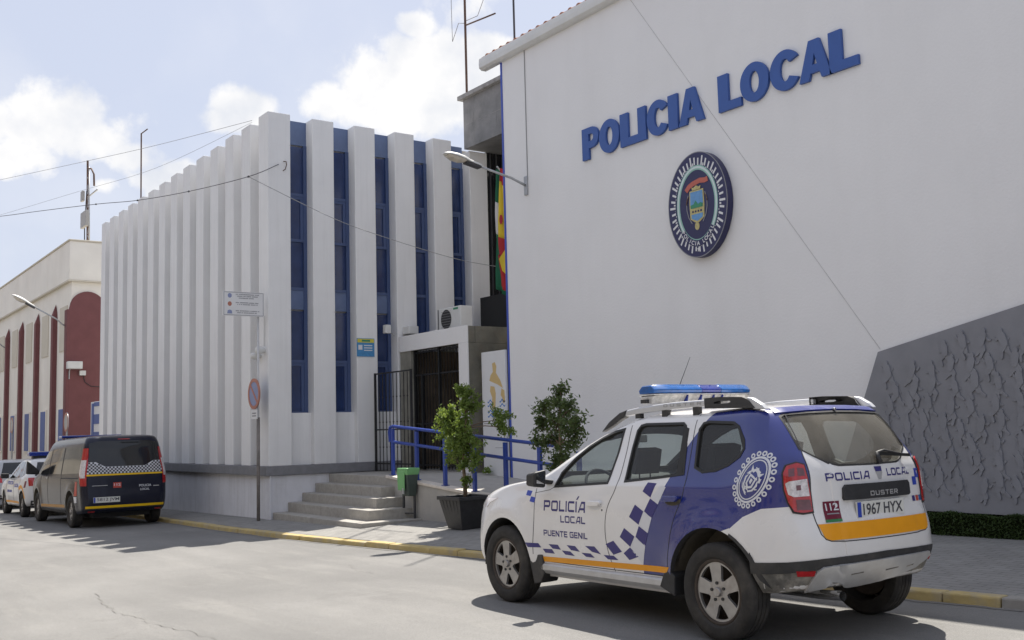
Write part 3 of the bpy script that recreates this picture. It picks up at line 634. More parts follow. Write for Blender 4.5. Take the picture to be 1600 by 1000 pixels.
# lettering round the lower arc
lt = 'POLICIA LOCAL'
vs, fs = [], []
for i, ch in enumerate(lt):
    if ch == ' ': continue
    v_, f_ = text_tris(ch, .085, .0015)
    cxx = (min(p[0] for p in v_)+max(p[0] for p in v_))/2
    a = radians(-90 + (i-(len(lt)-1)/2)*8.2); cx_, cz_ = .385*cos(a), .585*sin(a)*.985
    tg = Vector((-.385*sin(a), .585*cos(a))).normalized(); nn = Vector((-tg.y, tg.x)); k = len(vs)
    for p in v_:
        q = Vector((cx_, cz_)) + tg*(p[0]-cxx) + nn*(p[1]-.03); vs.append((q.x, q.y))
    fs += [tuple(t+k for t in f) for f in f_]
EMB('text_band', [[(.43*cos(radians(t)), .625*sin(radians(t))) for t in range(-142, -37, 4)] + [(.352*cos(radians(t)), .53*sin(radians(t))) for t in range(-40, -143, -4)]], 'navy', .1575, .003)
solid_patch('emblem_lettering', (vs, fs), lambda u, v, dz: Vector((u, -(.1605+dz), v)), M['sign_white'], em, thick=.002, smooth=False)

# ------------------------------------------------------------------ grey relief panel and the hedge below it
rl = empty('relief_panel', (-6, 11.0, .47), 'dark grey wall panel with raised running figures at the right', 'relief panel')
def PB(name, poly, m_, d0, th): return solid_patch(name, fill2d([poly]), lambda u, v, dz: Vector((u+6, -(d0+dz), v-.47)), M[m_], rl, thick=th, smooth=False)
tl = [(-7.81, 2.36), (-8.62, .47), (4, .47), (4, 4.77)]
slab = PB('slab', tl, 'relief', 0, .095); 
rnd = random.Random(21); fig = MB(); nf = 0
def limb(a, b, w0, w1, h):
    a, b = Vector(a), Vector(b); w0 *= 1.7; w1 *= 1.8; d = (b-a).normalized(); n_ = Vector((-d.y, d.x)); q = []
    for k in range(5): t = -pi/2+pi*k/4; q.append(a - d*w0*cos(t) + n_*w0*sin(t)*-1)
    for k in range(5): t = -pi/2+pi*k/4; q.append(b + d*w1*cos(t) + n_*w1*sin(t))
    m_ = len(q); fig.add([(p.x+6, -h, p.y-.47) for p in q] + [(p.x+6, .002, p.y-.47) for p in q], [tuple(range(m_))] + [(k, (k+1) % m_, (k+1) % m_+m_, k+m_) for k in range(m_)])
def figure(x, z, s, fl):
    h0 = rnd.uniform(.0205, .0235); e = lambda: rnd.uniform(-.0015, .0015)
    def T(u, v): return (x+fl*u*s, z+v*s)
    lean = rnd.uniform(.0, .12); hip = (0, .48); sh = (lean, .80)
    k = len(fig.v); c = T(lean*1.25, .92); fig.add([(c[0]+6+.085*s*cos(a), -h0, c[1]-.47+.095*s*sin(a)) for a in [pi*2*q/10 for q in range(10)]] + [(c[0]+6+.085*s*cos(a), .002, c[1]-.47+.095*s*sin(a)) for a in [pi*2*q/10 for q in range(10)]], [tuple(range(10))] + [(q, (q+1) % 10, (q+1) % 10+10, q+10) for q in range(10)])
    limb(T(lean*.95, .76), T(*hip), .082*s, .066*s, h0+.002)
    st_ = rnd.uniform(.08, .24); kn = rnd.uniform(.10, .22)
    limb(T(*hip), T(st_, .27), 0.07*s, .05*s, h0-.003+e()); limb(T(st_, .27), T(st_-rnd.uniform(-.05, .12), .02), .038*s, .028*s, h0-.005+e())
    limb(T(*hip), T(-st_*.5, .26), 0.07*s, .05*s, h0-.007+e()); limb(T(-st_*.5, .26), T(-st_*.5-kn, .10), .038*s, .026*s, h0-.009+e())
    a1 = rnd.uniform(-.3, .5); limb(T(lean, .78), T(lean+.17, .62+a1*.2), .03*s, .026*s, h0-.011+e()); limb(T(lean+.17, .62+a1*.2), T(lean+.25, .66+a1*.4), .024*s, .02*s, h0-.011+e()*.5)
    limb(T(lean, .78), T(lean-.15, .60), .03*s, .026*s, h0-.0125+e()*.5); limb(T(lean-.15, .60), T(lean-.24, .52+rnd.uniform(0, .2)), .022*s, .02*s, h0-.0140+e()*.5)
z = .62; row = 0
while z < 4.4:
    x = -8.45+rnd.uniform(0, .25)
    while x < 3.8:
        top = 2.36+(x+7.81)*.204; left = -8.62+(z-.47)*.43
        if x > left+.28 and z+.33 < top-.02: figure(x, z+rnd.uniform(-.05, .05), rnd.uniform(.28, .34), rnd.choice((-1, -1, 1)))
        x += rnd.uniform(.20, .31)
    z += .22
fig.build('running_figures', M['relief'], rl, world=False)
hg = MB(); rnd = random.Random(9)
def leaf(mb, p, s, rnd, up=.3):
    n = Vector((rnd.gauss(0, 1), rnd.gauss(0, 1), rnd.gauss(0, 1)+up)).normalized(); a = n.orthogonal().normalized(); b = n.cross(a); t = rnd.uniform(0, 2*pi)
    u = (a*cos(t)+b*sin(t))*s; v = (-a*sin(t)+b*cos(t))*s*.42; p = Vector(p)
    mb.add([tuple(p-u), tuple(p+v-u*.1), tuple(p+u), tuple(p-v-u*.1)], [(0, 1, 2, 3)])
for i in range(26000):
    x = rnd.uniform(-8.9, -1.5) if i % 5 else rnd.uniform(-1.5, 4); dpt = abs(rnd.gauss(0, .07)); hh = .26+.012*sin(x*7)+.012*sin(x*17)
    if rnd.random() < .5: p = (x, 10.915+dpt*.25+.010*sin(x*11), rnd.uniform(pav_z(x, 10.8), pav_z(x, 10.8)+hh))
    else: p = (x, rnd.uniform(10.915, 11.08), pav_z(x, 10.8)+hh-dpt*.4)
    leaf(hg, p, rnd.uniform(.010, .019), rnd)
def leafmat(name, col, tr, k):
    m = mat(name, col, .55, var=.5, scale=14, spec=.3); nt = m.node_tree; L = nt.links; bs = nt.nodes['Principled BSDF']; o = nt.nodes['Material Output']
    t = nt.nodes.new('ShaderNodeBsdfTranslucent'); t.inputs[0].default_value = (*tr, 1); x = nt.nodes.new('ShaderNodeMixShader'); x.inputs[0].default_value = k
    L.new(bs.outputs[0], x.inputs[1]); L.new(t.outputs[0], x.inputs[2]); L.new(x.outputs[0], o.inputs[0]); return m
M['leaf_dark'] = leafmat('hedge_leaf', (.042, .070, .020), (.08, .13, .02), .25); M['leaf'] = leafmat('shrub_leaf', (.13, .19, .045), (.30, .40, .07), .33); M['leaf2'] = leafmat('shrub_leaf_dusty', (.080, .115, .045), (.18, .25, .06), .3)
hd = empty('hedge', (-5, 10.9, .1), 'low clipped dark green hedge under the grey relief panel', 'hedge')
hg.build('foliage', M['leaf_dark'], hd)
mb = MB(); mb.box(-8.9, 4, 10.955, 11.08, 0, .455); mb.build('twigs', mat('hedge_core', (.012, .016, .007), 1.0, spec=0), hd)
# ------------------------------------------------------------------ vehicles: paint and shared builders
def paint(name, base, regions=(), rough=.28, coat=.6, dirt=.12, spec=.5):
    """car paint; regions: list of (colour, mask function(nt, x, y, z) -> socket), in object coordinates"""
    m = bpy.data.materials.new(name); m.use_nodes = True; nt = m.node_tree; b = nt.nodes['Principled BSDF']; L = nt.links
    b.inputs['Roughness'].default_value = rough; b.inputs['Coat Weight'].default_value = coat; b.inputs['Coat Roughness'].default_value = .05; b.inputs['Specular IOR Level'].default_value = spec
    t = nt.nodes.new('ShaderNodeTexCoord'); sx = nt.nodes.new('ShaderNodeSeparateXYZ'); L.new(t.outputs['Object'], sx.inputs[0])
    nz = nt.nodes.new('ShaderNodeTexNoise'); nz.inputs['Scale'].default_value = 2.2; nz.inputs['Detail'].default_value = 9; nz.inputs['Roughness'].default_value = .65; L.new(t.outputs['Object'], nz.inputs['Vector'])
    c0 = nt.nodes.new('ShaderNodeMix'); c0.data_type = 'RGBA'; c0.inputs[6].default_value = (*base, 1); c0.inputs[7].default_value = (*base, 1); last = c0.outputs[2]
    for colr, fn in regions:
        mk = fn(nt, sx.outputs[0], sx.outputs[1], sx.outputs[2])
        x = nt.nodes.new('ShaderNodeMix'); x.data_type = 'RGBA'; L.new(mk, x.inputs[0]); L.new(last, x.inputs[6]); x.inputs[7].default_value = (*colr, 1); last = x.outputs[2]
    # road dust low on the body
    zf = nt.nodes.new('ShaderNodeMapRange'); zf.inputs[1].default_value = .95; zf.inputs[2].default_value = .30; zf.inputs[3].default_value = .15; zf.inputs[4].default_value = 1.0; L.new(sx.outputs[2], zf.inputs[0])
    nr = nt.nodes.new('ShaderNodeMapRange'); nr.inputs[1].default_value = .4; nr.inputs[2].default_value = .72; L.new(nz.outputs['Fac'], nr.inputs[0])
    f = mt(nt, 'MULTIPLY', mt(nt, 'MULTIPLY', nr.outputs[0], zf.outputs[0]), dirt*2.2, True)
    f = mt(nt, 'ADD', f, mt(nt, 'MULTIPLY', zf.outputs[0], dirt*.35), True)
    x = nt.nodes.new('ShaderNodeMix'); x.data_type = 'RGBA'; L.new(f, x.inputs[0]); L.new(last, x.inputs[6]); x.inputs[7].default_value = (.30, .27, .22, 1)
    L.new(x.outputs[2], b.inputs['Base Color'])
    L.new(mt(nt, 'ADD', rough, mt(nt, 'MULTIPLY', f, .5)), b.inputs['Roughness'])
    return m
def cmask(poly):
    """convex polygon mask in side view (x, z); counter-clockwise"""
    def fn(nt, x, y, z):
        acc = None
        for i in range(len(poly)):
            (x0, z0), (x1, z1) = poly[i], poly[(i+1) % len(poly)]
            # inside if (x1-x0)*(z-z0)-(z1-z0)*(x-x0) > 0
            v = mt(nt, 'SUBTRACT', mt(nt, 'MULTIPLY', mt(nt, 'SUBTRACT', z, z0), x1-x0), mt(nt, 'MULTIPLY', mt(nt, 'SUBTRACT', x, x0), z1-z0))
            s = mt(nt, 'GREATER_THAN', v, 0.0); acc = s if acc is None else mt(nt, 'MULTIPLY', acc, s)
        return acc
    return fn
def umask(*fs):
    def fn(nt, x, y, z):
        a = fs[0](nt, x, y, z)
        for f in fs[1:]: a = mt(nt, 'MAXIMUM', a, f(nt, x, y, z))
        return a
    return fn
def catmull(rows, k):
    o = []
    n = len(rows)
    for i in range(n-1):
        p0, p1, p2, p3 = rows[max(i-1, 0)], rows[i], rows[i+1], rows[min(i+2, n-1)]
        for s in range(k):
            t = s/k; o.append([.5*((2*b)+(c-a)*t+(2*a-5*b+4*c-d)*t*t+(-a+3*b-3*c+d)*t**3) for a, b, c, d in zip(p0, p1, p2, p3)])
    o.append(list(rows[-1])); return o
def ring_pts(r, arches, flare, NF=12, NC=10, NS=84):
    """row r = xf zf xr zr w zs rf rr bf br ; closed ring of points, left side is -y"""
    xf, zf, xr, zr, w, zs, rf, rr, bf, br = r
    P = []
    rf = min(rf, w*.95); rr = min(rr, w*.95)
    for i in range(NF):
        y = (w-rf)*i/NF; P.append((xf+bf*(y/max(w, 1e-3))**2, y))
    x0 = xf+bf*((w-rf)/max(w, 1e-3))**2
    for i in range(NC):
        a = i/NC*pi/2; P.append((x0+rf*(1-cos(a)), w-rf+rf*sin(a)))
    x1 = xr-br*((w-rr)/max(w, 1e-3))**2
    for i in range(NS):
        P.append((x0+rf+(x1-rr-x0-rf)*i/NS, w))
    for i in range(NC):
        a = i/NC*pi/2; P.append((x1-rr+rr*sin(a), w-rr+rr*cos(a)))
    for i in range(NF+1):
        y = (w-rr)*(1-i/NF); P.append((xr-br*(y/max(w, 1e-3))**2, y))
    xc = (xf+xr)/2; hl = (xr-xf)/2 or 1e-3; Q = []
    for (x, y) in P:
        u = (x-xc)/hl
        if y > .5*w: y -= .045*w*u*u*(1 if hl > .5 else 0)
        sm = lambda t: max(0, min(1, t))**2*(3-2*max(0, min(1, t)))
        a = sm((x-xf)/.7); b = sm((xr-x)/.7)
        z = zs + (zf-zs)*(1-a) + (zr-zs)*(1-b)
        if flare and y > .7*w:
            for wx in arches:
                d = math.hypot(x-wx, (z-.34)*.95)
                y += flare*math.exp(-((d-.43)/.11)**2)*(1 if d > .43 else 1)
        Q.append((x, y, z))
    return [(x, -y, z) for (x, y, z) in Q] + [(x, y, z) for (x, y, z) in Q[-2:0:-1]]
def loft(rows, arches=(), flare=0.0, k=5, **kw):
    R = [ring_pts(r, arches, flare, **kw) for r in catmull(rows, k)]
    n = len(R[0]); vs = [p for r in R for p in r]; fs = []
    for i in range(len(R)-1):
        for j in range(n): fs.append((i*n+j, i*n+(j+1) % n, (i+1)*n+(j+1) % n, (i+1)*n+j))
    def cap(r, base, up):
        # strips across between left and right halves
        h = n//2; f = []
        for j in range(h-1):
            a, b, c, d = j+0, j+1, (n-(j+1)) % n, (n-j) % n
            q = (base+a, base+b, base+c, base+d) if a != d else (base+a, base+b, base+c)
            f.append(q if up else q[::-1])
        f.append(((base+h-1), base+h, base+h+1) if up else (base+h+1, base+h, base+h-1))
        return f
    fs += cap(R[0], 0, False) + cap(R[-1], (len(R)-1)*n, True)
    me = bpy.data.meshes.new('loft'); me.from_pydata(vs, [], fs)
    bm = bmesh.new(); bm.from_mesh(me); bmesh.ops.remove_doubles(bm, verts=bm.verts, dist=1e-5); bmesh.ops.recalc_face_normals(bm, faces=bm.faces); bm.to_mesh(me); bm.free()
    return me
def mesh_from(mb):
    me = bpy.data.meshes.new('cut'); me.from_pydata(mb.v, [], mb.f)
    bm = bmesh.new(); bm.from_mesh(me); bmesh.ops.recalc_face_normals(bm, faces=bm.faces); bm.to_mesh(me); bm.free()
    return me
def boolean(me, cutters):
    o = bpy.data.objects.new('tmp', me); COL.objects.link(o); tmp = []
    for c in cutters:
        co = bpy.data.objects.new('tmpc', c); COL.objects.link(co); tmp.append(co)
        b = o.modifiers.new('b', 'BOOLEAN'); b.operation = 'DIFFERENCE'; b.object = co; b.solver = 'EXACT'
    dg = bpy.context.evaluated_depsgraph_get(); r = bpy.data.meshes.new_from_object(o.evaluated_get(dg))
    for t in tmp + [o]: bpy.data.objects.remove(t)
    return r
class Surf:
    """projects flat outlines onto an outer body surface"""
    def __init__(s, me):
        bm = bmesh.new(); bm.from_mesh(me); s.b = BVHTree.FromBMesh(bm); bm.free()
    def cast(s, o, d, off):
        h = s.b.ray_cast(Vector(o), Vector(d).normalized())
        if h[0] is None: return None
        n = h[1]
        if n.dot(Vector(d)) > 0: n = -n
        return h[0] + n*off
    def side(s, off, sign=-1):
        return lambda u, v, dz: s.cast((u, sign*3, v), (0, -sign, 0), off+dz)
    def rear(s, off): return lambda u, v, dz: s.cast((6, u, v), (-1, 0, 0), off+dz)
    def front(s, off): return lambda u, v, dz: s.cast((-6, u, v), (1, 0, 0), off+dz)
    def top(s, off): return lambda u, v, dz: s.cast((u, v, 4), (0, 0, -1), off+dz)
    def cyl(s, off, ox):
        """u = angle in degrees round the tail (0 = straight back, -90 = left side), v = height"""
        def f(u, v, dz):
            a = radians(u); d = (cos(a), sin(a), 0); return s.cast((ox+d[0]*5, d[1]*5, v), (-d[0], -d[1], 0), off+dz)
        return f
def ngon_h(me_obj): pass
def wheel(parent, x, y, sign, R=.343, W=.215, rim=.226, mats=None, name='wheel', spokes=5, plain=False):
    """sign -1: outer face towards -y"""
    t = M['tyre']; g = sign
    k = [(rim+.004, .40*W), (rim+.02, .47*W), (rim+.055, .5*W), (R-.045, .49*W), (R-.018, .455*W), (R-.006, .40*W), (R, .33*W), (R, .20*W), (R-.006, .19*W), (R-.006, .17*W), (R, .16*W), (R, .03*W), (R-.007, .02*W), (R-.007, -.02*W), (R, -.03*W), (R, -.16*W), (R-.006, -.17*W), (R-.006, -.19*W), (R, -.2*W), (R, -.33*W), (R-.018, -.455*W), (R-.05, -.49*W), (rim+.01, -.45*W), (rim-.005, -.3*W), (rim-.005, .36*W), (rim+.004, .40*W)]
    mb = MB().lathe([(r, g*h) for r, h in k], 56, 1, (0, 0, 0)); ty = mb.build('tyre', t, None, angle=30); 
    wh = empty(name, (x, y, R)); wh.parent = parent; ty.parent = wh
    yo = g*W*.40
    # rim barrel and face
    rb = MB().lathe([(rim+.004, yo), (rim-.006, yo+g*.004), (rim-.016, yo), (rim-.022, yo-g*.02), (rim-.03, yo-g*.12), (.05, yo-g*.125), (.0001, yo-g*.125)], 48, 1)
    o = rb.build('rim_barrel', M['rim_dark'], wh, world=False, angle=40); o.location = (0, 0, 0)
    loops = [circle(0, 0, rim-.012, n=60)]
    for i in range(spokes):
        a = pi/2 + (i+.5)*2*pi/spokes + .12
        hw0, hw1 = .17, .33
        r0, r1 = .100, rim-.034
        pts = []
        for q in range(7): aa = a-hw1+2*hw1*q/6; pts.append((r1*cos(aa), r1*sin(aa)))
        for q in range(4): aa = a+hw0-2*hw0*q/3; rr = r0-(.012 if q in (1, 2) else 0); pts.append((rr*cos(aa), rr*sin(aa)))
        loops.append(pts)
    if not plain:
        tri = fill2d(loops, .02)
        def fn(u, v, dz):
            r = math.hypot(u, v); d = .016*(1-((r-.02)/(rim))**2) if r > .06 else .010
            cr_ = -.012*max(0, 1-abs(r-.15)/.09)
            return Vector((u, yo - g*(.012 - d*.3) + cr_*g*.4 + g*dz*1.0, v))
        f = solid_patch('rim', tri, fn, M['rim'], wh, thick=.022, angle=40)
        nt_ = MB()
        for i in range(5):
            a = pi/2+.12+i*2*pi/5; c_ = (.062*cos(a), 0, .062*sin(a))
            nt_.lathe([(.0001, yo-g*.001), (.0115, yo-g*.001), (.0115, yo-g*.02)], 12, 1, c_)
        nt_.build('wheel_nut', M['rim_hole'], wh, world=False)
        MB().lathe([(.034, yo-g*.012), (.032, yo+g*.006), (.028, yo+g*.010), (.0001, yo+g*.011)], 24, 1).build('hub_cap', M['rim'], wh, world=False, angle=40)
    return wh
M['tyre'] = mat('tyre_rubber', (.040, .038, .036), .85, var=.25, scale=7, bump=.1, dirt=(.13, .115, .095), dirts=3, dirtamt=.6, spec=.3)
M['rim'] = mat('alloy_rim', (.40, .39, .38), .38, metal=.6, var=.15, scale=9, dirt=(.18, .14, .11), dirts=6, dirtamt=.65)
M['rim_dark'] = mat('rim_barrel_dirty', (.07, .055, .045), .7, metal=.3, var=.3, scale=10)
M['rim_hole'] = mat('wheel_nut_dark', (.03, .03, .03), .6)
M['interior'] = mat('car_interior', (.045, .045, .048), .85, var=.15, scale=8)
M['seat'] = mat('seat_fabric', (.030, .032, .040), .9, var=.2, scale=12)
M['rubber'] = mat('window_rubber', (.018, .018, .018), .6, var=.1)
M['gap'] = mat('panel_gap', (.05, .05, .055), .9, var=.05)
M['tint'] = glass('tinted_glass', (.80, .86, .84), painted_refl=.05)
M['tint_dark'] = glass('dark_tinted_glass', (.42, .47, .48), painted_refl=.04)
M['tint_rear'] = glass('rear_glass', (.74, .75, .70), painted_refl=.22)  # strongest beige layer: the brownish reflection is painted into this pane
M['lamp_red'] = mat('lamp_red', (.42, .008, .012), .12, var=.25, scale=30, coat=.8)
M['lamp_clear'] = mat('lamp_clear', (.62, .58, .58), .1, var=.3, scale=40, coat=.8)
M['lamp_dark'] = mat('lamp_smoked', (.13, .03, .04), .15, var=.3, scale=30, coat=.8)
M['orange'] = mat('orange_reflective', (.80, .33, .004), .45, var=.05, scale=6)
M['livery_blue'] = mat('livery_blue', (.035, .030, .17), .4, var=.05)
M['livery_bright'] = mat('livery_bright_blue', (.03, .065, .42), .4, var=.05)
M['livery_white'] = mat('livery_white', (.66, .67, .70), .4, var=.03)
M['plate'] = mat('number_plate', (.66, .66, .62), .4, var=.04)
M['silver'] = mat('silver_plastic', (.52, .52, .52), .38, metal=.35, var=.08, scale=7, dirt=(.32, .28, .23), dirts=4, dirtamt=.4)
M['chrome'] = mat('chrome', (.6, .6, .6), .15, metal=.9)
M['bumper_black'] = mat('black_bumper_trim', (.028, .028, .030), .6, var=.25, scale=9, dirt=(.20, .18, .15), dirts=4, dirtamt=.25)
M['maroon_sticker'] = mat('maroon_sticker', (.15, .008, .03), .4, var=.05); M['green_sticker'] = mat('green_sticker', (.03, .20, .07), .4)
M['red_sticker'] = mat('red_sticker', (.50, .06, .04), .4)
M['beacon'] = mat('beacon_blue', (.004, .10, .36), .2, var=.25, scale=14, coat=.4)
M['beacon_dark'] = mat('beacon_dark_blue', (.010, .03, .24), .2, var=.25, scale=14, coat=.4)
M['beacon_clear'] = mat('beacon_clear', (.60, .58, .54), .12, var=.35, scale=18, coat=1.0)

def seats(car, xs, y0=.36, h=1.14, name='seat'):
    for x in xs:
        for s in (-1, 1):
            mb = MB(); y = s*y0
            mb.prism([(x-.30, .50), (x+.22, .48), (x+.24, .60), (x-.32, .64)], 1, y-.24, y+.24)
            o = mb.build('seat', M['seat'], car, world=False, bevel=.03)
            mb = MB(); mb.prism([(x+.14, .58), (x+.24, .58), (x+.36, h-.06), (x+.30, h), (x+.24, h-.05)], 1, y-.23, y+.23)
            b = mb.build('seat_back', M['seat'], o, world=False, bevel=.03)
            mb = MB(); mb.prism([(x+.26, h+.05), (x+.36, h+.04), (x+.41, h+.24), (x+.33, h+.26)], 1, y-.135, y+.135)
            for q in (-.06, .06): mb.bar((x+.32, y+q, h-.08), (x+.33, y+q, h+.08), .012)
            mb.build('headrest', M['seat'], b, world=False, bevel=.03)
# ------------------------------------------------------------------ cream building at the far left
def rel(mb, name, m_, par, **kw):
    """mb in world coordinates -> child of par (any depth)"""
    org = Vector((0, 0, 0)); q = par
    while q: org += Vector(q.location); q = q.parent
    o = mb.build(name, M[m_] if isinstance(m_, str) else m_, None, **kw)
    for v in o.data.vertices: v.co -= org
    o.parent = par; return o
cb = empty('cream_building', (-37.1, 8.1, -.5), 'cream building with maroon pointed fins and arch at the left', 'building')
CX = -37.1
rel(MB().box(-75, CX, 8.10, 22, -1.5, 8.20), 'wall', 'cream', cb); rel(MB().box(-75.1, CX+.10, 8.0, 22.1, 6.95, 8.28), 'parapet_band', 'cream', cb, bevel=.02)
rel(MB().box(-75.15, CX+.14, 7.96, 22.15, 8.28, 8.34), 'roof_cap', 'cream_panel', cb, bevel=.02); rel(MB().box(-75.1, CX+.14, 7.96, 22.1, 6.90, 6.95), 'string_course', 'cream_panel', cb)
for i, x in enumerate((-39.32, -42.27, -45.3, -48.3, -51.3)):
    z = 5.95; mb = MB(); y0, y1 = 7.95, 8.101; ap = [(x, 8.0, z+.42)]*4
    mb.box(x-.16, x+.16, y0, y1, -1, z); mb.add([(x-.16, y0, z), (x+.16, y0, z), (x+.16, y1, z), (x-.16, y1, z), (x, 8.07, z+.42)], [(0, 1, 4), (1, 2, 4), (2, 3, 4), (3, 0, 4)])
    rel(mb, 'maroon_fin', 'maroon', cb)
for i, x in enumerate((-38.15, -41.1, -44.05, -47.0, -50.0)):
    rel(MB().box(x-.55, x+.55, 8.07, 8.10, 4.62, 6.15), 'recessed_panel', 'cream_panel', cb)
    w_ = rel(MB().box(x-.62, x+.55, 8.05, 8.11, 1.15, 2.68), 'window', 'cream', cb); rel(MB().box(x-.32, x+.44, 8.035, 8.052, 1.2, 2.62), 'shutter', 'roller_blue', w_)
ar = [(8.02, -1), (8.02, 5.95)] + [(8.62+.58*cos(t), 6.0+.58*sin(t)) for t in [radians(a) for a in range(175, 0, -12)]] + [(9.22, 5.9), (9.22, -1)]
rel(MB().prism(ar, 0, CX-.02, CX+.085), 'maroon_arch', 'maroon', cb, bevel=.02)
rel(MB().box(CX-.30, CX+.08, 7.95, 8.102, -1, 5.95), 'maroon_corner', 'maroon', cb, bevel=.02)
# floodlight box and its cable on the arch
fl = empty('floodlight', (-36.9, 8.2, 4.0), 'white floodlight box on the maroon arch of the cream building', 'floodlight')
rel(MB().box(-37.0, -36.75, 7.95, 8.42, 3.93, 4.18), 'housing', 'white_plastic', fl, bevel=.02); rel(MB().box(-37.01, -36.9, 8.36, 8.56, 3.72, 3.88), 'junction_box', 'white_plastic', fl, bevel=.01)
rel(MB().tube([(-37.0, 8.1, 4.05), (-37.0, 8.05, 3.85), (-37.0, 8.05, 3.60)], .02), 'bracket', 'galv', fl)
rel(MB().tube([(-37.0, 8.5, 3.73), (-37.0, 8.55, 3.5), (-37.0, 8.75, 3.36), (-37.0, 9.1, 3.34)], .012), 'cable', 'black_plastic', fl)

# ------------------------------------------------------------------ street lamps on wall arms
def wall_lamp(base, reach, rise, label, s=1.0):
    bx, by, bz = base; t = empty('street_lamp', base, label, 'street lamp', 'street lamps on wall arms')
    rel(MB().box(bx-.05*s, bx+.05*s, by-.03, by, bz-.22*s, bz+.16*s), 'bracket', 'galv', t, bevel=.006)
    y2 = by-reach; 
    rel(MB().tube([(bx, by-.03, bz-.02), (bx, by-.16*reach, bz+.10*rise), (bx, by-.35*reach, bz+.40*rise), (bx, y2, bz+rise)], [.026*s, .026*s, .024*s, .022*s], 10), 'arm', 'galv', t, smooth=True)
    k = rise*.6/(reach*.65); L_ = .85*s; d = Vector((0, -1, k)).normalized(); up = Vector((0, k, 1)).normalized(); o = Vector((bx, y2, bz+rise)); sd = Vector((1, 0, 0))
    # head: rounded shell on top, lens under, dark gear cover near the arm
    prof = [(-.02, .03, .03), (.05, .07, .05), (.30, .095, .065), (.45, .15, .085), (.62, .155, .085), (.78, .12, .06), (.86, .05, .02)]
    mb = MB(); n = 10; R = []
    for (u, w_, h) in prof: R.append([tuple(o+d*u*s+sd*w_*s*cos(pi*q/n)+up*h*s*sin(pi*q/n)) for q in range(n+1)])
    vs = [p for r in R for p in r]; m_ = n+1
    mb.add(vs, [(i*m_+q, i*m_+q+1, (i+1)*m_+q+1, (i+1)*m_+q) for i in range(len(R)-1) for q in range(n)] + [tuple(range(m_)), tuple((len(R)-1)*m_+q for q in range(m_))] + [(i*m_, i*m_+n, (i+1)*m_+n, (i+1)*m_) for i in range(len(R)-1)])
    hd_ = rel(mb, 'lamp_head', 'white_plastic', t, angle=50)
    mb = MB(); R = []
    for (u, w_, h) in [(.40, .11, .03), (.50, .13, .07), (.66, .13, .075), (.78, .10, .03)]: R.append([tuple(o+d*u*s+sd*w_*s*cos(pi*q/n)-up*(h*s*sin(pi*q/n)+.004)) for q in range(n+1)])
    vs = [p for r in R for p in r]; mb.add(vs, [(i*m_+q, i*m_+q+1, (i+1)*m_+q+1, (i+1)*m_+q) for i in range(len(R)-1) for q in range(n)] + [tuple(range(m_)), tuple((len(R)-1)*m_+q for q in range(m_))])
    rel(mb, 'lens', 'lamp_glass', hd_, angle=50)
    a = o+d*.04*s-up*.012*s; b = o+d*.38*s-up*.012*s; mb = MB(); w0 = sd*.075*s
    mb.hexa([a-w0-up*.035*s, a+w0-up*.035*s, b+w0-up*.035*s, b-w0-up*.035*s], [a-w0, a+w0, b+w0, b-w0]); rel(mb, 'gear_cover', 'dark_metal', hd_, bevel=.005)
    return t
lp = wall_lamp((-15.07, 11.095, 5.98), .98, .20, 'silver street lamp on an arm from the left end of the lettered white wall', .92)
rel(MB().tube([(-15.03, 11.09, 6.05), (-15.02, 11.09, 8.5)], .008), 'feed_cable', 'grey_plastic', lp)
wall_lamp((-37.3, 8.0, 5.42), .95, .55, 'silver street lamp on an arm beside the maroon arch of the cream building', 1.0)
wall_lamp((-48.7, 8.09, 5.55), 1.0, .55, 'street lamp cut by the left edge of the photo on the cream building', 1.0)

# ------------------------------------------------------------------ signs
M['board_back'] = M['galv']; M['pole_white'] = mat('pole_white_paint', (.55, .55, .55), .6, var=.08)
np_ = empty('no_parking_post', (-19.50, 7.72, -.1), 'thin grey post at the ledge corner carrying a round no-parking sign and a direction board', 'sign post')
mb = MB(); mb.tube([(-19.50, 7.72, -.1), (-19.50, 7.72, 4.33)], .022, 10); rel(mb, 'pole', M['pole_white'], np_, smooth=True)
mb = MB(); mb.tube([(-19.50, 7.72, -.09), (-19.50, 7.72, 1.9)], .034, 10); rel(mb, 'rusty_sleeve', mat('weathered_steel', (.20, .18, .165), .8, var=.3, scale=6), np_, smooth=True)
def ydisc(name, m_, loops, c, y, th, par):
    org = Vector((0, 0, 0)); q = par
    while q: org += Vector(q.location); q = q.parent
    return solid_patch(name, fill2d(loops), lambda u, v, dz: Vector((c[0]+u-org.x, y-dz-org.y, c[1]+v-org.z)), M[m_], par, thick=th, smooth=False)
C_ = (-19.56, 2.36); sgd = ydisc('round_sign', 'sign_blue', [circle(0, 0, .29, n=40)], C_, 7.655, .012, np_)
ydisc('red_ring', 'sign_red', [circle(0, 0, .30, n=40), circle(0, 0, .235, n=40)], C_, 7.648, .022, sgd); ydisc('red_bar', 'sign_red', [[(-.20, .165), (-.165, .20), (.20, -.165), (.165, -.20)]], C_, 7.650, .004, sgd)
ydisc('small_plate', 'sign_white', [[(-.15, -.09), (.15, -.09), (.15, .09), (-.15, .09)]], (-19.56, 1.96), 7.66, .01, np_)
for q in range(2): ydisc('plate_marks', 'ink_grey', [[(-.10, .01-.05*q), (.10, .01-.05*q), (.10, .035-.05*q), (-.10, .035-.05*q)]], (-19.56, 1.96), 7.658, .003, np_)
def xface(name, m_, loops, x, th, par):
    org = Vector((0, 0, 0)); q = par
    while q: org += Vector(q.location); q = q.parent
    return solid_patch(name, fill2d(loops) if not isinstance(loops, tuple) else loops, lambda u, v, dz: Vector((x+dz-org.x, u-org.y, v-org.z)), M[m_], par, thick=th, smooth=False)
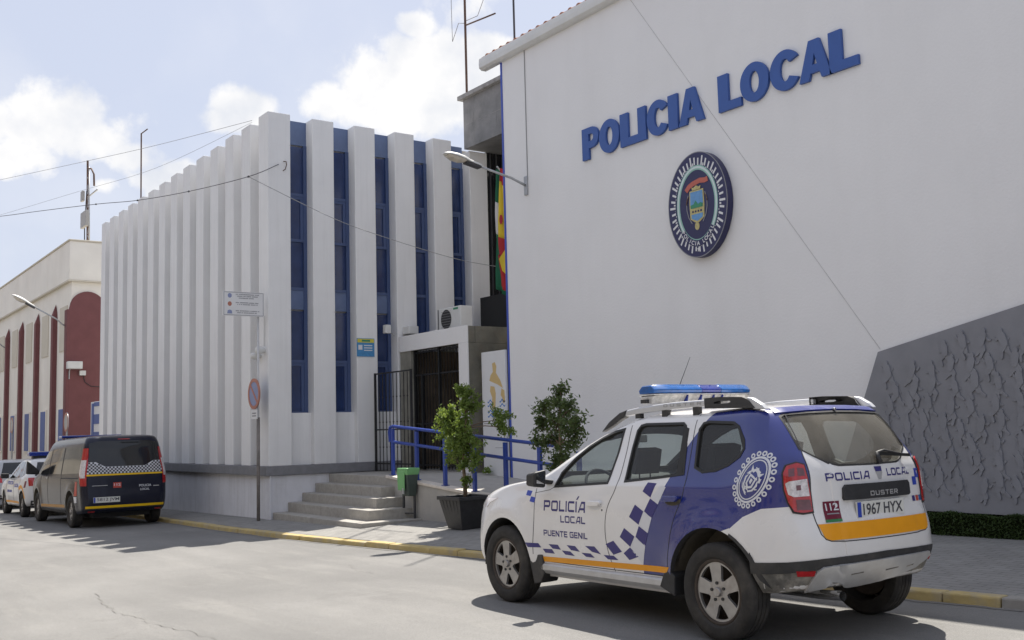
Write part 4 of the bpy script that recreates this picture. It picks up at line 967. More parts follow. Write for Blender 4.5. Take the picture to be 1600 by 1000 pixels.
by0, by1, bz0, bz1 = 6.98, 7.80, 3.86, 4.33
bd = xface('direction_board', 'sign_white', [[(by0, bz0), (by1, bz0), (by1, bz1), (by0, bz1)]], -19.40, .025, np_)
xface('board_border', 'ink_grey', [[(by0+.01, bz0+.01), (by1-.01, bz0+.01), (by1-.01, bz1-.01), (by0+.01, bz1-.01)], [(by0+.02, bz0+.02), (by1-.02, bz0+.02), (by1-.02, bz1-.02), (by0+.02, bz1-.02)]], -19.398, .002, bd)
rnd = random.Random(4)
for r, (z, cic) in enumerate(((4.25, 'sign_blue'), (4.09, 'sign_red'), (3.93, 'sign_blue'))):
    xface('board_icon', cic, [circle(by0+.13, z, .040, .045, 16)] if r != 2 else [[(by0+.08, z-.03), (by0+.18, z-.03), (by0+.17, z+.03), (by0+.13, z+.045), (by0+.09, z+.03)]], -19.397, .003, bd)
    vs, fs = [], []
    for ln in range(3 if r == 0 else 2):
        u = by0+.25+ln*.03; zl = z+.028-ln*.036; ends = by1-.10-ln*.05
        while u < ends:
            w_ = rnd.uniform(.012, .022); k = len(vs); vs += [(u, zl-.009), (u+w_, zl-.009), (u+w_, zl+.009), (u, zl+.009)]; fs.append((k, k+1, k+2, k+3)); u += w_+rnd.choice((.006, .006, .006, .02))
    xface('board_lettering', 'ink_grey', (vs, fs), -19.397, .002, bd)
for y in (7.22, 7.62): rel(MB().box(-19.50, -19.425, y-.01, y+.01, 3.95, 4.25), 'bracket', 'galv', np_)
# small round white bracket lamp on the corner fin
mb = MB(); cc = empty('corner_bracket', (-19.6, 7.86, 3.2), 'small white round fitting on the corner fin below the direction board', 'wall fitting')
rel(MB().lathe([(.001, 7.72), (.07, 7.73), (.085, 7.80), (.05, 7.90)], 16, 1, (-19.62, 0, 3.22)), 'dome', 'white_plastic', cc, smooth=True); rel(MB().lathe([(.001, 7.70), (.06, 7.71), (.07, 7.78), (.04, 7.9)], 16, 1, (-19.82, 0, 3.12)), 'lens', 'white_plastic', cc, smooth=True)
rel(MB().tube([(-19.6, 7.88, 3.3), (-19.58, 7.88, 3.9)], .012), 'conduit', 'white_plastic', cc)
def roundsign(x, y, z, zg, lab):
    t = empty('round_traffic_sign', (x, y, zg), lab, 'traffic sign', 'round traffic signs seen beyond the van')
    rel(MB().tube([(x, y, zg), (x, y, z+.3)], .03), 'pole', 'galv', t); 
    ydisc('disc', 'board_back', [circle(0, 0, .30, n=32)], (x, z), y-.03, .02, t); ydisc('rim', 'sign_red', [circle(0, 0, .30, n=32), circle(0, 0, .24, n=32)], (x, z), y-.034, .006, t)
roundsign(-34.9, 7.55, 2.13, -.35, 'round traffic sign on a pole right above the dark van')
roundsign(-44.0, 7.55, 2.2, -.45, 'small round traffic sign on a pole further left in front of blue shutters')
bn = empty('alley_panel', (-34.4, 8.3, 1.6), 'blue and white striped panel in the gap left of the ribbed building', 'sign')
rel(MB().box(-35.0, -33.6, 8.28, 8.34, -.3, 2.75), 'panel', 'sign_white', bn, bevel=.01)
for i, (a, b) in enumerate(((-.05, .45), (.70, 1.15), (1.40, 1.80), (2.05, 2.35), (2.6, 2.73))): rel(MB().box(-34.55, -33.62, 8.265, 8.281, a, b), 'stripe', 'roller_blue', bn)
rel(MB().box(-34.85, -34.6, 8.265, 8.281, -.2, 2.7), 'side_band', 'roller_blue', bn)
# poster on the fin
pn = empty('notice', (-19.4, 10.05, 3.2), 'small yellow and blue notice on a white fin near the portal', 'notice')
rel(MB().box(-19.42, -19.405, 9.82, 10.22, 3.12, 3.50), 'sheet', 'poster_blue', pn); rel(MB().box(-19.405, -19.402, 9.83, 10.21, 3.41, 3.49), 'header', 'poster_yellow', pn)
for z in (3.34, 3.29, 3.24): rel(MB().box(-19.405, -19.402, 9.98, 10.17, z, z+.02), 'text_line', 'sign_white', pn)
rel(MB().box(-19.405, -19.402, 9.85, 9.94, 3.26, 3.36), 'picture', 'sign_white', pn); rel(MB().box(-19.402, -19.400, 9.93, 10.12, 3.43, 3.47), 'header_mark', 'leaf_print', pn)
# totem beside the wall edge
tt = empty('totem_sign', (-16.2, 11.07, .65), 'tall white totem with an ochre figure above blue waves by the wall edge', 'sign')
rel(MB().box(-16.60, -15.815, 11.03, 11.08, .55, 3.01), 'board', 'sign_white', tt, bevel=.006)
def TT(name, m_, loop, y=11.028): return ydisc(name, m_, [loop], (0, 0), y, .003, tt)
TT('figure', 'yellow_ochre', [(-16.24, 2.78), (-16.15, 2.80), (-16.10, 2.72), (-16.12, 2.60), (-15.98, 2.45), (-15.90, 2.30), (-16.08, 2.38), (-16.22, 2.42), (-16.34, 2.46), (-16.30, 2.56), (-16.22, 2.62)])
TT('figure', 'yellow_ochre', [(-16.31, 2.36), (-16.18, 2.34), (-16.14, 2.22), (-16.16, 1.96), (-16.22, 1.90), (-16.28, 1.98), (-16.26, 2.14), (-16.33, 2.26)]); TT('figure', 'yellow_ochre', [(-15.95, 2.30), (-15.86, 2.26), (-15.84, 2.05), (-15.90, 2.02), (-15.93, 2.12), (-15.98, 2.18)])
for z, x0, x1 in ((2.07, -16.42, -16.26), (2.0, -16.42, -16.26), (2.07, -16.02, -15.84), (1.99, -16.02, -15.84), (1.88, -16.42, -15.84), (1.80, -16.42, -15.84)):
    top = [(x0+(x1-x0)*i/24, z+.022*sin((x0+(x1-x0)*i/24)*48)) for i in range(25)]; TT('wave', 'water_blue', [(p[0], p[1]+.014) for p in top]+[(p[0], p[1]-.014) for p in top[::-1]])
TT('divider', 'ink_grey', [(-16.56, 1.665), (-15.84, 1.665), (-15.84, 1.65), (-16.56, 1.65)])
for z in (1.36, 1.20, 1.04): TT('faint_line', 'ink_grey', [(-16.2, z), (-15.95, z), (-15.95, z+.008), (-16.2, z+.008)])

# ------------------------------------------------------------------ small fittings by the portal
ac = empty('air_conditioner', (-18.1, 11.5, 3.54), 'white air conditioner outdoor unit standing on the portal roof', 'air conditioner')
rel(MB().box(-18.50, -17.66, 11.25, 11.55, 3.58, 4.06), 'casing', 'white_plastic', ac, bevel=.02)
ydisc('fan_guard', 'black_plastic', [circle(-18.20, 3.82, .20, n=32)], (0, 0), 11.245, .004, ac)
for k in range(7): ydisc('guard_bar', 'grey_plastic', [[(-18.20-.20*cos(.3)+0, 3.82-.16+k*.053), (-18.20+.20*cos(.3), 3.82-.16+k*.053), (-18.20+.20*cos(.3), 3.826-.16+k*.053), (-18.20-.20*cos(.3), 3.826-.16+k*.053)]], (0, 0), 11.24, .003, ac)
ydisc('green_label', 'leaf_print', [[(-17.92, 3.99), (-17.74, 3.99), (-17.74, 4.03), (-17.92, 4.03)]], (0, 0), 11.247, .003, ac)
rel(MB().box(-18.56, -18.545, 11.26, 11.57, 3.58, 4.05), 'side_panel', 'grey_plastic', ac)
for x in (-18.4, -17.8): rel(MB().box(x-.03, x+.03, 11.25, 11.6, 3.535, 3.602), 'foot', 'galv', ac)
for nm, y0, y1, z0, z1, lab, x1_ in (('alarm_box', 10.47, 10.60, 3.62, 3.80, 'small white alarm box beside the last low window strip', -19.42), ('lamp_box', 10.90, 11.14, 3.60, 3.77, 'small beige box just above the left end of the portal', -19.20)):
    t = empty(nm, (-19.4, (y0+y1)/2, z0), lab, 'wall box'); rel(MB().box(-19.50 if nm == 'alarm_box' else -19.41, x1_+.06, y0, y1, z0, z1), 'housing', 'white_plastic', t, bevel=.015); rel(MB().tube([(-19.44, y1, z0+.03), (-19.43, y1+.10, z0-.03)], .012), 'cable', 'grey_plastic', t)
# flags
def cloth(name, bands, x0, x1, zt, zb, y, ph, par, amp=.07):
    for i, (m_, a, b) in enumerate(bands):
        V, F = [], []; nx, nz_ = 10, 26
        for j in range(nz_+1):
            t = j/nz_; z = zt+(zb-zt)*t
            for k in range(nx+1):
                s = a+(b-a)*k/nx; w_ = (x1-x0)*(.55+.45*min(1, t*1.6)); x = x0+w_*s+.03*sin(t*7+ph); yy = y+amp*sin(s*9+ph+t*3.0)*(.5+t*.5)
                V.append((x-par.location.x, yy-par.location.y, z-par.location.z - .10*s*(1-t) + (-.25*(s-.5) if t > .9 else 0)))
        F = [(j*(nx+1)+k, j*(nx+1)+k+1, (j+1)*(nx+1)+k+1, (j+1)*(nx+1)+k) for j in range(nz_) for k in range(nx)]
        me = bpy.data.meshes.new(name); me.from_pydata(V, [], F); o = finish(me, name, M[m_], par, smooth=True); sm = o.modifiers.new('thick', 'SOLIDIFY'); sm.thickness = .004
f1 = empty('flag', (-17.3, 12.1, 6.5), 'green white and green flag hanging limp left of the wall edge', 'flag')
def vflag(par, segs, xc, w_, y, ph):
    """limp flag: colours run down the hanging cloth; segs = (material, z top, z bottom)"""
    for m_, zt, zb in segs:
        V, F = [], []; nx, nz_ = 12, 10
        for j in range(nz_+1):
            z = zt+(zb-zt)*j/nz_; h = (6.85-z)/2.5; ww = w_*(.35+.65*min(1, h*1.5))*(1-.35*max(0, h-.85)*4 if h > .85 else 1)
            for k in range(nx+1):
                s = k/nx-.5; V.append((xc+ww*s+.03*sin(z*3+ph)-par.location.x, y+.05*sin(s*11+z*2.4+ph)-par.location.y, z-.22*s-par.location.z))
        F = [(j*(nx+1)+k, j*(nx+1)+k+1, (j+1)*(nx+1)+k+1, (j+1)*(nx+1)+k) for j in range(nz_) for k in range(nx)]
        me = bpy.data.meshes.new('cloth'); me.from_pydata(V, [], F); o = finish(me, {'flag_green': 'green_band', 'flag_white': 'white_band', 'flag_yellow': 'yellow_band', 'flag_red': 'red_band'}[m_], M[m_], par, smooth=True); sm = o.modifiers.new('thick', 'SOLIDIFY'); sm.thickness = .004
vflag(f1, [('flag_green', 6.80, 6.15), ('flag_white', 6.15, 5.50), ('flag_green', 5.50, 4.30)], -17.35, .50, 12.1, 0)
rel(MB().tube([(-17.6, 12.95, 6.2), (-17.38, 12.05, 6.95)], .018), 'pole', 'galv', f1)
f2 = empty('flag', (-16.9, 12.0, 6.5), 'red and yellow flag hanging limp, half hidden by the wall edge', 'flag')
vflag(f2, [('flag_red', 6.72, 6.45), ('flag_yellow', 6.45, 5.35), ('flag_red', 5.35, 4.98)], -16.98, .42, 11.92, 1.6)
vflag(f2, [('flag_red', 4.98, 4.30)], -17.0, .40, 11.90, 1.6)
ydisc('fold', 'flag_yellow', [[(-17.06, 4.95), (-16.85, 5.10), (-16.85, 4.62), (-16.96, 4.70)]], (0, 0), 11.82, .004, f2); ydisc('crest', 'flag_red', [circle(-17.0, 5.75, .06, .10, 12)], (0, 0), 11.85, .003, f2)
rel(MB().tube([(-17.0, 12.95, 6.2), (-16.9, 12.0, 6.95)], .018), 'pole', 'galv', f2)

# ------------------------------------------------------------------ litter bin
bi = empty('litter_bin', (-15.95, 9.0, pav_z(-15.95, 9.0)), 'green plastic litter bin on a dark two-legged frame by the steps', 'litter bin')
zb = pav_z(-15.95, 9.0)
def BX(mb):
    mb.v = [(-15.93+(p[0]+16.02)*.66, 9.02+(p[1]-8.96)*.70, p[2]) for p in mb.v]; return mb
mb = MB(); mb.hexa([(-16.20, 8.86, zb+.42), (-15.86, 8.86, zb+.42), (-15.86, 9.08, zb+.42), (-16.20, 9.08, zb+.42)], [(-16.26, 8.80, zb+.80), (-15.80, 8.80, zb+.80), (-15.80, 9.12, zb+.80), (-16.26, 9.12, zb+.80)]); rel(BX(mb), 'holder', mat('bin_holder', (.05, .07, .06), .5, var=.15), bi, bevel=.012)
mb = MB(); mb.hexa([(-16.26, 8.775, zb+.52), (-15.92, 8.775, zb+.52), (-15.92, 8.796, zb+.52), (-16.26, 8.796, zb+.52)], [(-16.29, 8.765, zb+.85), (-15.90, 8.765, zb+.85), (-15.90, 8.79, zb+.85), (-16.29, 8.79, zb+.85)]); rel(BX(mb), 'liner_front', 'bin_green', bi, bevel=.008)
mb = MB(); mb.hexa([(-16.27, 8.79, zb+.78), (-15.79, 8.79, zb+.78), (-15.79, 9.13, zb+.78), (-16.27, 9.13, zb+.78)], [(-16.30, 8.76, zb+.90), (-15.76, 8.76, zb+.90), (-15.76, 9.16, zb+.90), (-16.30, 9.16, zb+.90)]); rel(BX(mb), 'rim', 'bin_green', bi, bevel=.02)
mb = MB(); mb.box(-16.02, -15.94, 8.765, 8.79, zb+.46, zb+.56)
rel(BX(mb), 'latch', 'galv', bi)
for x, y in ((-16.08, 9.00), (-15.86, 9.09)): rel(MB().box(x-.018, x+.018, y-.018, y+.018, zb-.02, zb+.70), 'leg', 'dark_metal', bi, bevel=.004); rel(MB().box(x-.045, x+.045, y-.045, y+.045, zb, zb+.012), 'foot', 'dark_metal', bi)
rel(MB().bar((-16.08, 9.00, zb+.12), (-15.86, 9.09, zb+.12), .022), 'crossbar', 'dark_metal', bi)

# ------------------------------------------------------------------ potted shrubs
def potted(cx, cy, label, blobs, trunk, seed, nleaf, s0=.031, lm='leaf', k=1.0):
    blobs = [(p[0]*k, p[1]*k, .5+(p[2]-.5)*(k+.03), p[3]*k, p[4]) for p in blobs]
    zb = pav_z(cx, cy); t = empty('potted_tree', (cx, cy, zb), label, 'potted tree', 'potted trees along the ramp'); rnd = random.Random(seed)
    h0, h1, H = .20, .30, .50
    mb = MB(); mb.hexa([(cx-h0, cy-h0, zb), (cx+h0, cy-h0, zb), (cx+h0, cy+h0, zb), (cx-h0, cy+h0, zb)], [(cx-h1, cy-h1, zb+H-.05), (cx+h1, cy-h1, zb+H-.05), (cx+h1, cy+h1, zb+H-.05), (cx-h1, cy+h1, zb+H-.05)])
    for q in range(5):
        for sg in (-1, 1):
            u = (q-2)*.1; mb.hexa([(cx+u*.68-.012, cy+sg*(h0), zb+.03), (cx+u*.68+.012, cy+sg*h0, zb+.03), (cx+u*.68+.012, cy+sg*(h0-.01), zb+.03), (cx+u*.68-.012, cy+sg*(h0-.01), zb+.03)], [(cx+u-.014, cy+sg*(h1+.006), zb+H-.06), (cx+u+.014, cy+sg*(h1+.006), zb+H-.06), (cx+u+.014, cy+sg*(h1-.01), zb+H-.06), (cx+u-.014, cy+sg*(h1-.01), zb+H-.06)])
    p = rel(mb, 'pot', 'black_plastic', t, bevel=.008)
    mb = MB(); a, b = h1+.025, h1-.03
    for (x0, x1, y0, y1) in ((-a, a, -a, -b), (-a, a, b, a), (-a, -b, -b, b), (b, a, -b, b)): mb.box(cx+x0, cx+x1, cy+y0, cy+y1, zb+H-.055, zb+H)
    rel(mb, 'pot_rim', 'black_plastic', p, bevel=.006); rel(MB().box(cx-b-.01, cx+b+.01, cy-b-.01, cy+b+.01, zb+H-.08, zb+H-.05), 'soil', 'soil', t)
    tips = []; br = MB()
    base = Vector((cx, cy, zb+H-.06)); tp = [base] + [base+Vector(v) for v in trunk]; br.tube(tp, [.034-.020*i/(len(tp)-1) for i in range(len(tp))], 8)
    lf = MB()
    for (bx, by, bz, r, dens) in blobs:
        c = Vector((cx+bx, cy+by, zb+bz)); near = min(tp, key=lambda q: (q-c).length + abs(q.z-(c.z-.2))*.6)
        mid = (near+c)/2+Vector((0, 0, .03)); br.tube([near, mid, c], [.012, .009, .005], 6)
        nb = int(18*dens*r/.25)
        for i in range(nb):
            d = Vector((rnd.gauss(0, 1), rnd.gauss(0, 1), rnd.gauss(.35, 1))).normalized(); ln = r*rnd.uniform(.55, 1.25); e = c+d*ln
            br.tube([c, c+d*ln*.5+Vector((0, 0, .02)), e], [.004, .003, .0015], 4, cap=False)
            k = int(nleaf*rnd.uniform(.6, 1.4))
            for j in range(k):
                u = rnd.uniform(.30, 1.08); q = c+d*ln*u+Vector((rnd.gauss(0, .028), rnd.gauss(0, .028), rnd.gauss(0, .028))); leaf(lf, q, s0*rnd.uniform(.6, 1.2), rnd, .6)
    rel(br, 'trunk', 'bark', t, smooth=True); rel(lf, 'crown', lm, t)
    return t
potted(-13.78, 8.80, 'potted tree with bright green leaves in a black square pot beside the litter bin',
       [(.10, 0, 2.02, .17, 1.2), (.04, .05, 1.78, .20, 1.1), (-.28, -.05, 1.62, .24, 1.3), (-.42, .0, 1.42, .24, 1.3), (-.12, .05, 1.45, .26, 1.3), (.14, 0, 1.30, .22, 1.0), (-.22, .02, 1.18, .24, 1.1), (.20, .02, 1.02, .17, .7), (-.02, .0, .98, .18, .7), (-.48, 0, 1.08, .10, .5), (.18, .55, 1.62, .20, .9), (.36, .52, 1.50, .15, .6), (.0, 0, .68, .10, .8)],
       [(.0, 0, .25), (-.04, 0, .5), (-.02, 0, .8), (.02, .02, 1.1), (.04, .02, 1.4)], 5, 44, .035)
potted(-11.22, 8.70, 'potted tree with darker sparse leaves rising behind the front police car',
       [(.05, 0, 2.16, .15, 1.0), (-.05, 0, 1.98, .22, 1.2), (.22, 0, 1.86, .22, 1.0), (-.36, 0, 1.86, .20, 1.0), (-.46, 0, 1.62, .22, 1.0), (-.10, 0, 1.62, .28, 1.1), (.40, 0, 1.62, .24, 1.0), (.30, 0, 1.40, .24, 1.0), (-.22, 0, 1.36, .26, 1.1), (.08, 0, 1.15, .22, 1.0), (-.15, 0, .98, .20, .8), (-.55, .0, 1.40, .14, .7)],
       [(.0, 0, .25), (.03, 0, .5), (.0, 0, .8), (-.02, .02, 1.1), (.02, .02, 1.45)], 8, 26, .035, 'leaf2', .86)
wd_ = empty('weed', (-16.35, 10.95, .6), 'small green weed growing at the foot of the white totem', 'weed'); mbw = MB(); rnd = random.Random(1)
for i in range(130): leaf(mbw, (-16.35+rnd.gauss(0, .05), 10.93+rnd.gauss(0, .03), .74+abs(rnd.gauss(0, .05))), .03, rnd)
rel(mbw, 'leaves', 'leaf', wd_)

# ------------------------------------------------------------------ antennas
def mast(name, pts, r, lab, extra=(), cat='antenna', m_='rust'):
    t = empty(name, pts[0], lab, cat); rel(MB().tube(pts, r, 8), 'mast', m_, t)
    for nm, P_, rr, mm in extra: rel(MB().tube(P_, rr, 6), nm, mm, t, smooth=True)
    return t
mast('whip_antenna', [(-32.2, 9.0, 7.9), (-32.25, 9.0, 10.95)], .022, 'thin rusty pole antenna with a short arm on the ribbed building roof', [('arm', [(-32.25, 9.0, 10.94), (-31.6, 9.0, 10.92)], .018, 'rust')])
lt = mast('lattice_antenna', [(-41.0, 9.5, 8.2), (-41.2, 9.5, 12.2)], .04, 'mast with grey box, panel and side arms on the cream building roof', [('arm', [(-41.15, 9.5, 10.75), (-39.67, 9.5, 10.76)], .03, 'galv'), ('arm', [(-41.18, 9.5, 11.9), (-40.6, 9.5, 11.75), (-40.2, 9.5, 11.45), (-40.15, 9.5, 11.0)], .035, 'rust'), ('cable', [(-41.1, 9.46, 11.0), (-41.35, 9.46, 9.6), (-41.3, 9.46, 8.3)], .02, 'black_plastic'), ('stay', [(-40.7, 9.5, 8.2), (-40.95, 9.5, 11.9)], .025, 'galv'), ('lattice', [(-41.0+.28*(1-k/14)*(k % 2)-.012*k, 9.5, 8.3+k*.25) for k in range(14)], .014, 'galv')])
rel(MB().box(-41.35, -40.55, 9.3, 9.42, 9.55, 10.15), 'equipment_box', 'grey_plastic', lt, bevel=.02); rel(MB().box(-41.85, -41.55, 9.4, 9.5, 10.7, 11.1), 'panel', 'grey_plastic', lt, bevel=.02)
mast('roof_antenna', [(-19.42, 12.68, 9.0), (-19.42, 12.68, 13.2)], .028, 'tall rusty antenna mast with cross arm on the slate tower', [('arm', [(-19.42, 12.68, 10.80), (-18.2, 12.68, 10.66)], .018, 'rust'), ('cable', [(-19.42, 12.68, 10.85), (-19.7, 12.68, 10.95), (-19.98, 12.68, 10.6), (-20.0, 12.68, 11.4), (-20.0, 12.68, 12.8)], .008, 'grey_plastic'), ('cable', [(-19.40, 12.68, 10.9), (-18.9, 12.68, 10.85), (-18.6, 12.68, 11.2), (-18.55, 12.68, 12.6)], .008, 'grey_plastic')])
mast('roof_antenna', [(-15.60, 11.3, 8.82), (-15.60, 11.3, 11.5)], .02, 'dark thin antenna rising from the tiled eave of the lettered wall', m_='dark_metal')

# ------------------------------------------------------------------ overhead cables
def cable(pts, r, lab, knots=()):
    P_ = catmull([list(p) for p in pts], 6); t = tag(MB().tube(P_, r, 6).build('overhead_cable', M['cable'], None, smooth=True), lab, 'cable', 'overhead cables')
    return t
M['cable'] = mat('cable_grey', (.10, .10, .11), .7, var=.1); M['cable_pale'] = mat('cable_pale', (.34, .34, .34), .7)
def at(px, py, y):
    d = CF + CR*((px-800)/CAMF) - CU*((py-500)/CAMF); t = y/d.y; return (d.x*t, y, CAMH+d.z*t)
import itertools
A_ = [(-19.41, 8.12, 6.96), at(388, 276, 7.45), at(295, 299, 7.1), at(215, 313, 6.7), at(150, 319, 6.2), at(60, 330, 5.5), at(0, 338, 5.0), at(-80, 346, 4.4)]
ca = cable(A_, .008, 'dark overhead cable from the corner fin sagging out past the left edge')
mb = MB()
for i in (1, 2, 3, 4): 
    p = Vector(A_[i]); mb = MB(); mb.lathe([(.001, -.04), (.02, -.02), (.02, .02), (.001, .04)], 8, 0, p); o = mb.build('clamp', M['cable'], None); o.parent = ca
mb = MB(); mb.tube([(-19.43, 8.23, 7.04), (-19.36, 8.26, 7.02), (-19.34, 8.26, 6.95), (-19.36, 8.24, 6.86), (-19.43, 8.22, 6.84)], .010, 6); tag(mb.build('cable_hook', M['rust'], None, smooth=True), 'small rusty hook on the corner fin holding the cable', 'hook')
cable([at(388, 276, 7.45), (-18.9, 9.05, 5.86), (-18.8, 10.25, 5.53), (-18.7, 11.7, 5.22), (-18.6, 12.6, 5.10), (-18.5, 13.4, 5.05)], .007, 'thin twisted cable crossing in front of the blue window strips').data.materials[0] = M['cable_pale']
cable([(-20.35, 7.93, 8.08), at(240, 228, 7.0), at(120, 255, 6.0), at(0, 281, 5.0), at(-80, 298, 4.4)], .005, 'upper thin overhead cable from a fin top to the left edge').data.materials[0] = M['cable_pale']
cable([(-20.35, 7.93, 8.04), at(245, 262, 7.0), at(120, 300, 6.0), at(0, 336, 5.0), at(-80, 358, 4.4)], .0035, 'faint lower overhead cable from the same fin top to the left edge').data.materials[0] = M['cable_pale']

# ------------------------------------------------------------------ houses across the street (only seen as reflections, and for their bounce light)
M['opp'] = mat('opposite_render', (.36, .33, .28), .9, var=.3, scale=.8); M['opp2'] = mat('opposite_render_ochre', (.30, .24, .17), .9, var=.3, scale=.8)
for i, (x0, x1, h, mm) in enumerate(((-150, -112, 8, 'opp'), (-112, -84, 6.5, 'opp2'), (-84, -64, 7.5, 'opp'), (-64, -48, 6.6, 'opp2'), (-48, -36, 7, 'opp'), (-36, -25, 6, 'opp2'), (-25, -12, 7.5, 'opp'), (-12, 1, 6.2, 'opp2'), (1, 14, 7.2, 'opp'))):
    t = empty('street_house', ((x0+x1)/2, -7, slope(x0)), 'plain two storey house number %s across the street behind the camera' % ('one two three four five six seven eight nine'.split()[i]), 'house')
    rel(MB().box(x0+.02, x1-.02, -15, -6.5, -1, h), 'wall', mm, t); 
    rel(MB().box(x0, x1, -15.2, -6.3, h, h+.2), 'roof', 'terracotta', t)
    x = x0+1.5
    while x < x1-1.5:
        for z in (1.0, 4.2):
            rel(MB().box(x, x+1.1, -6.52, -6.46, z, z+1.5), 'window', 'dark_glass', t)
        x += 2.6
# ------------------------------------------------------------------ the white and blue police off-roader

TG = {'P': ([[(0,0),(1,0),(1,1.7),(5.1,1.7),(6,2.5),(6,4.2),(5.2,5),(0,5)], [(1,2.7),(5,2.7),(5,4),(1,4)]], 6), 'O': ([[(.8,0),(5.2,0),(6,.8),(6,4.2),(5.2,5),(.8,5),(0,4.2),(0,.8)], [(1,1),(5,1),(5,4),(1,4)]], 6),
 'L': ([[(0,0),(4.8,0),(4.8,1),(1,1),(1,5),(0,5)]], 4.8), 'I': ([[(0,0),(1,0),(1,5),(0,5)]], 1), 'C': ([[(.8,0),(5.5,0),(5.5,1),(1,1),(1,4),(5.5,4),(5.5,5),(.8,5),(0,4.2),(0,.8)]], 5.5),
 'A': ([[(0,0),(1.1,0),(1.6,1.1),(5,1.1),(5,0),(6,0),(6,5),(2.9,5)], [(2.05,2.05),(5,2.05),(5,4.05),(3.2,4.05)]], 6), 'U': ([[(.8,0),(5.2,0),(6,.8),(6,5),(5,5),(5,1),(1,1),(1,5),(0,5),(0,.8)]], 6),
 'E': ([[(0,0),(5.4,0),(5.4,1),(1,1),(1,2),(5,2),(5,3),(1,3),(1,4),(5.4,4),(5.4,5),(0,5)]], 5.4), 'N': ([[(0,0),(1,0),(1,3.5),(4.6,0),(6,0),(6,5),(5,5),(5,1.5),(1.4,5),(0,5)]], 6),
 'T': ([[(2.3,0),(3.3,0),(3.3,4),(5.6,4),(5.6,5),(0,5),(0,4),(2.3,4)]], 5.6), 'G': ([[(.8,0),(6,0),(6,3),(3.2,3),(3.2,2.1),(5,2.1),(5,1),(1,1),(1,4),(5.8,4),(5.8,5),(.8,5),(0,4.2),(0,.8)]], 6),
 'D': ([[(0,0),(5.2,0),(6,.8),(6,4.2),(5.2,5),(0,5)], [(1,1),(5,1),(5,4),(1,4)]], 6), 'S': ([[(0,0),(5.2,0),(6,.8),(6,2.3),(5.2,3),(1,3),(1,4),(6,4),(6,5),(.8,5),(0,4.2),(0,2.7),(.8,2),(5,2),(5,1),(0,1)]], 6),
 'R': ([[(0,0),(1,0),(1,1.7),(3.4,1.7),(4.7,0),(6,0),(4.9,1.7),(6,2.5),(6,4.2),(5.2,5),(0,5)], [(1,2.7),(5,2.7),(5,4),(1,4)]], 6)}
def tech_text(txt, x0, x1, z0, z1, gap=1.15):
    """square-cut wide capitals fitted into a rectangle"""
    x = 0; put = []
    for ch in txt:
        if ch == ' ': x += 3; continue
        lp, w_ = TG[ch]; put.append((x, lp)); x += w_+gap
    W_ = x-gap; sx, sz = (x1-x0)/W_, (z1-z0)/5; vs, fs = [], []
    for ox, lp in put:
        a, b = fill2d([[(x0+(ox+p[0])*sx, z0+p[1]*sz) for p in l] for l in lp]); k = len(vs); vs += a; fs += [tuple(i+k for i in f) for f in b]
    return vs, fs
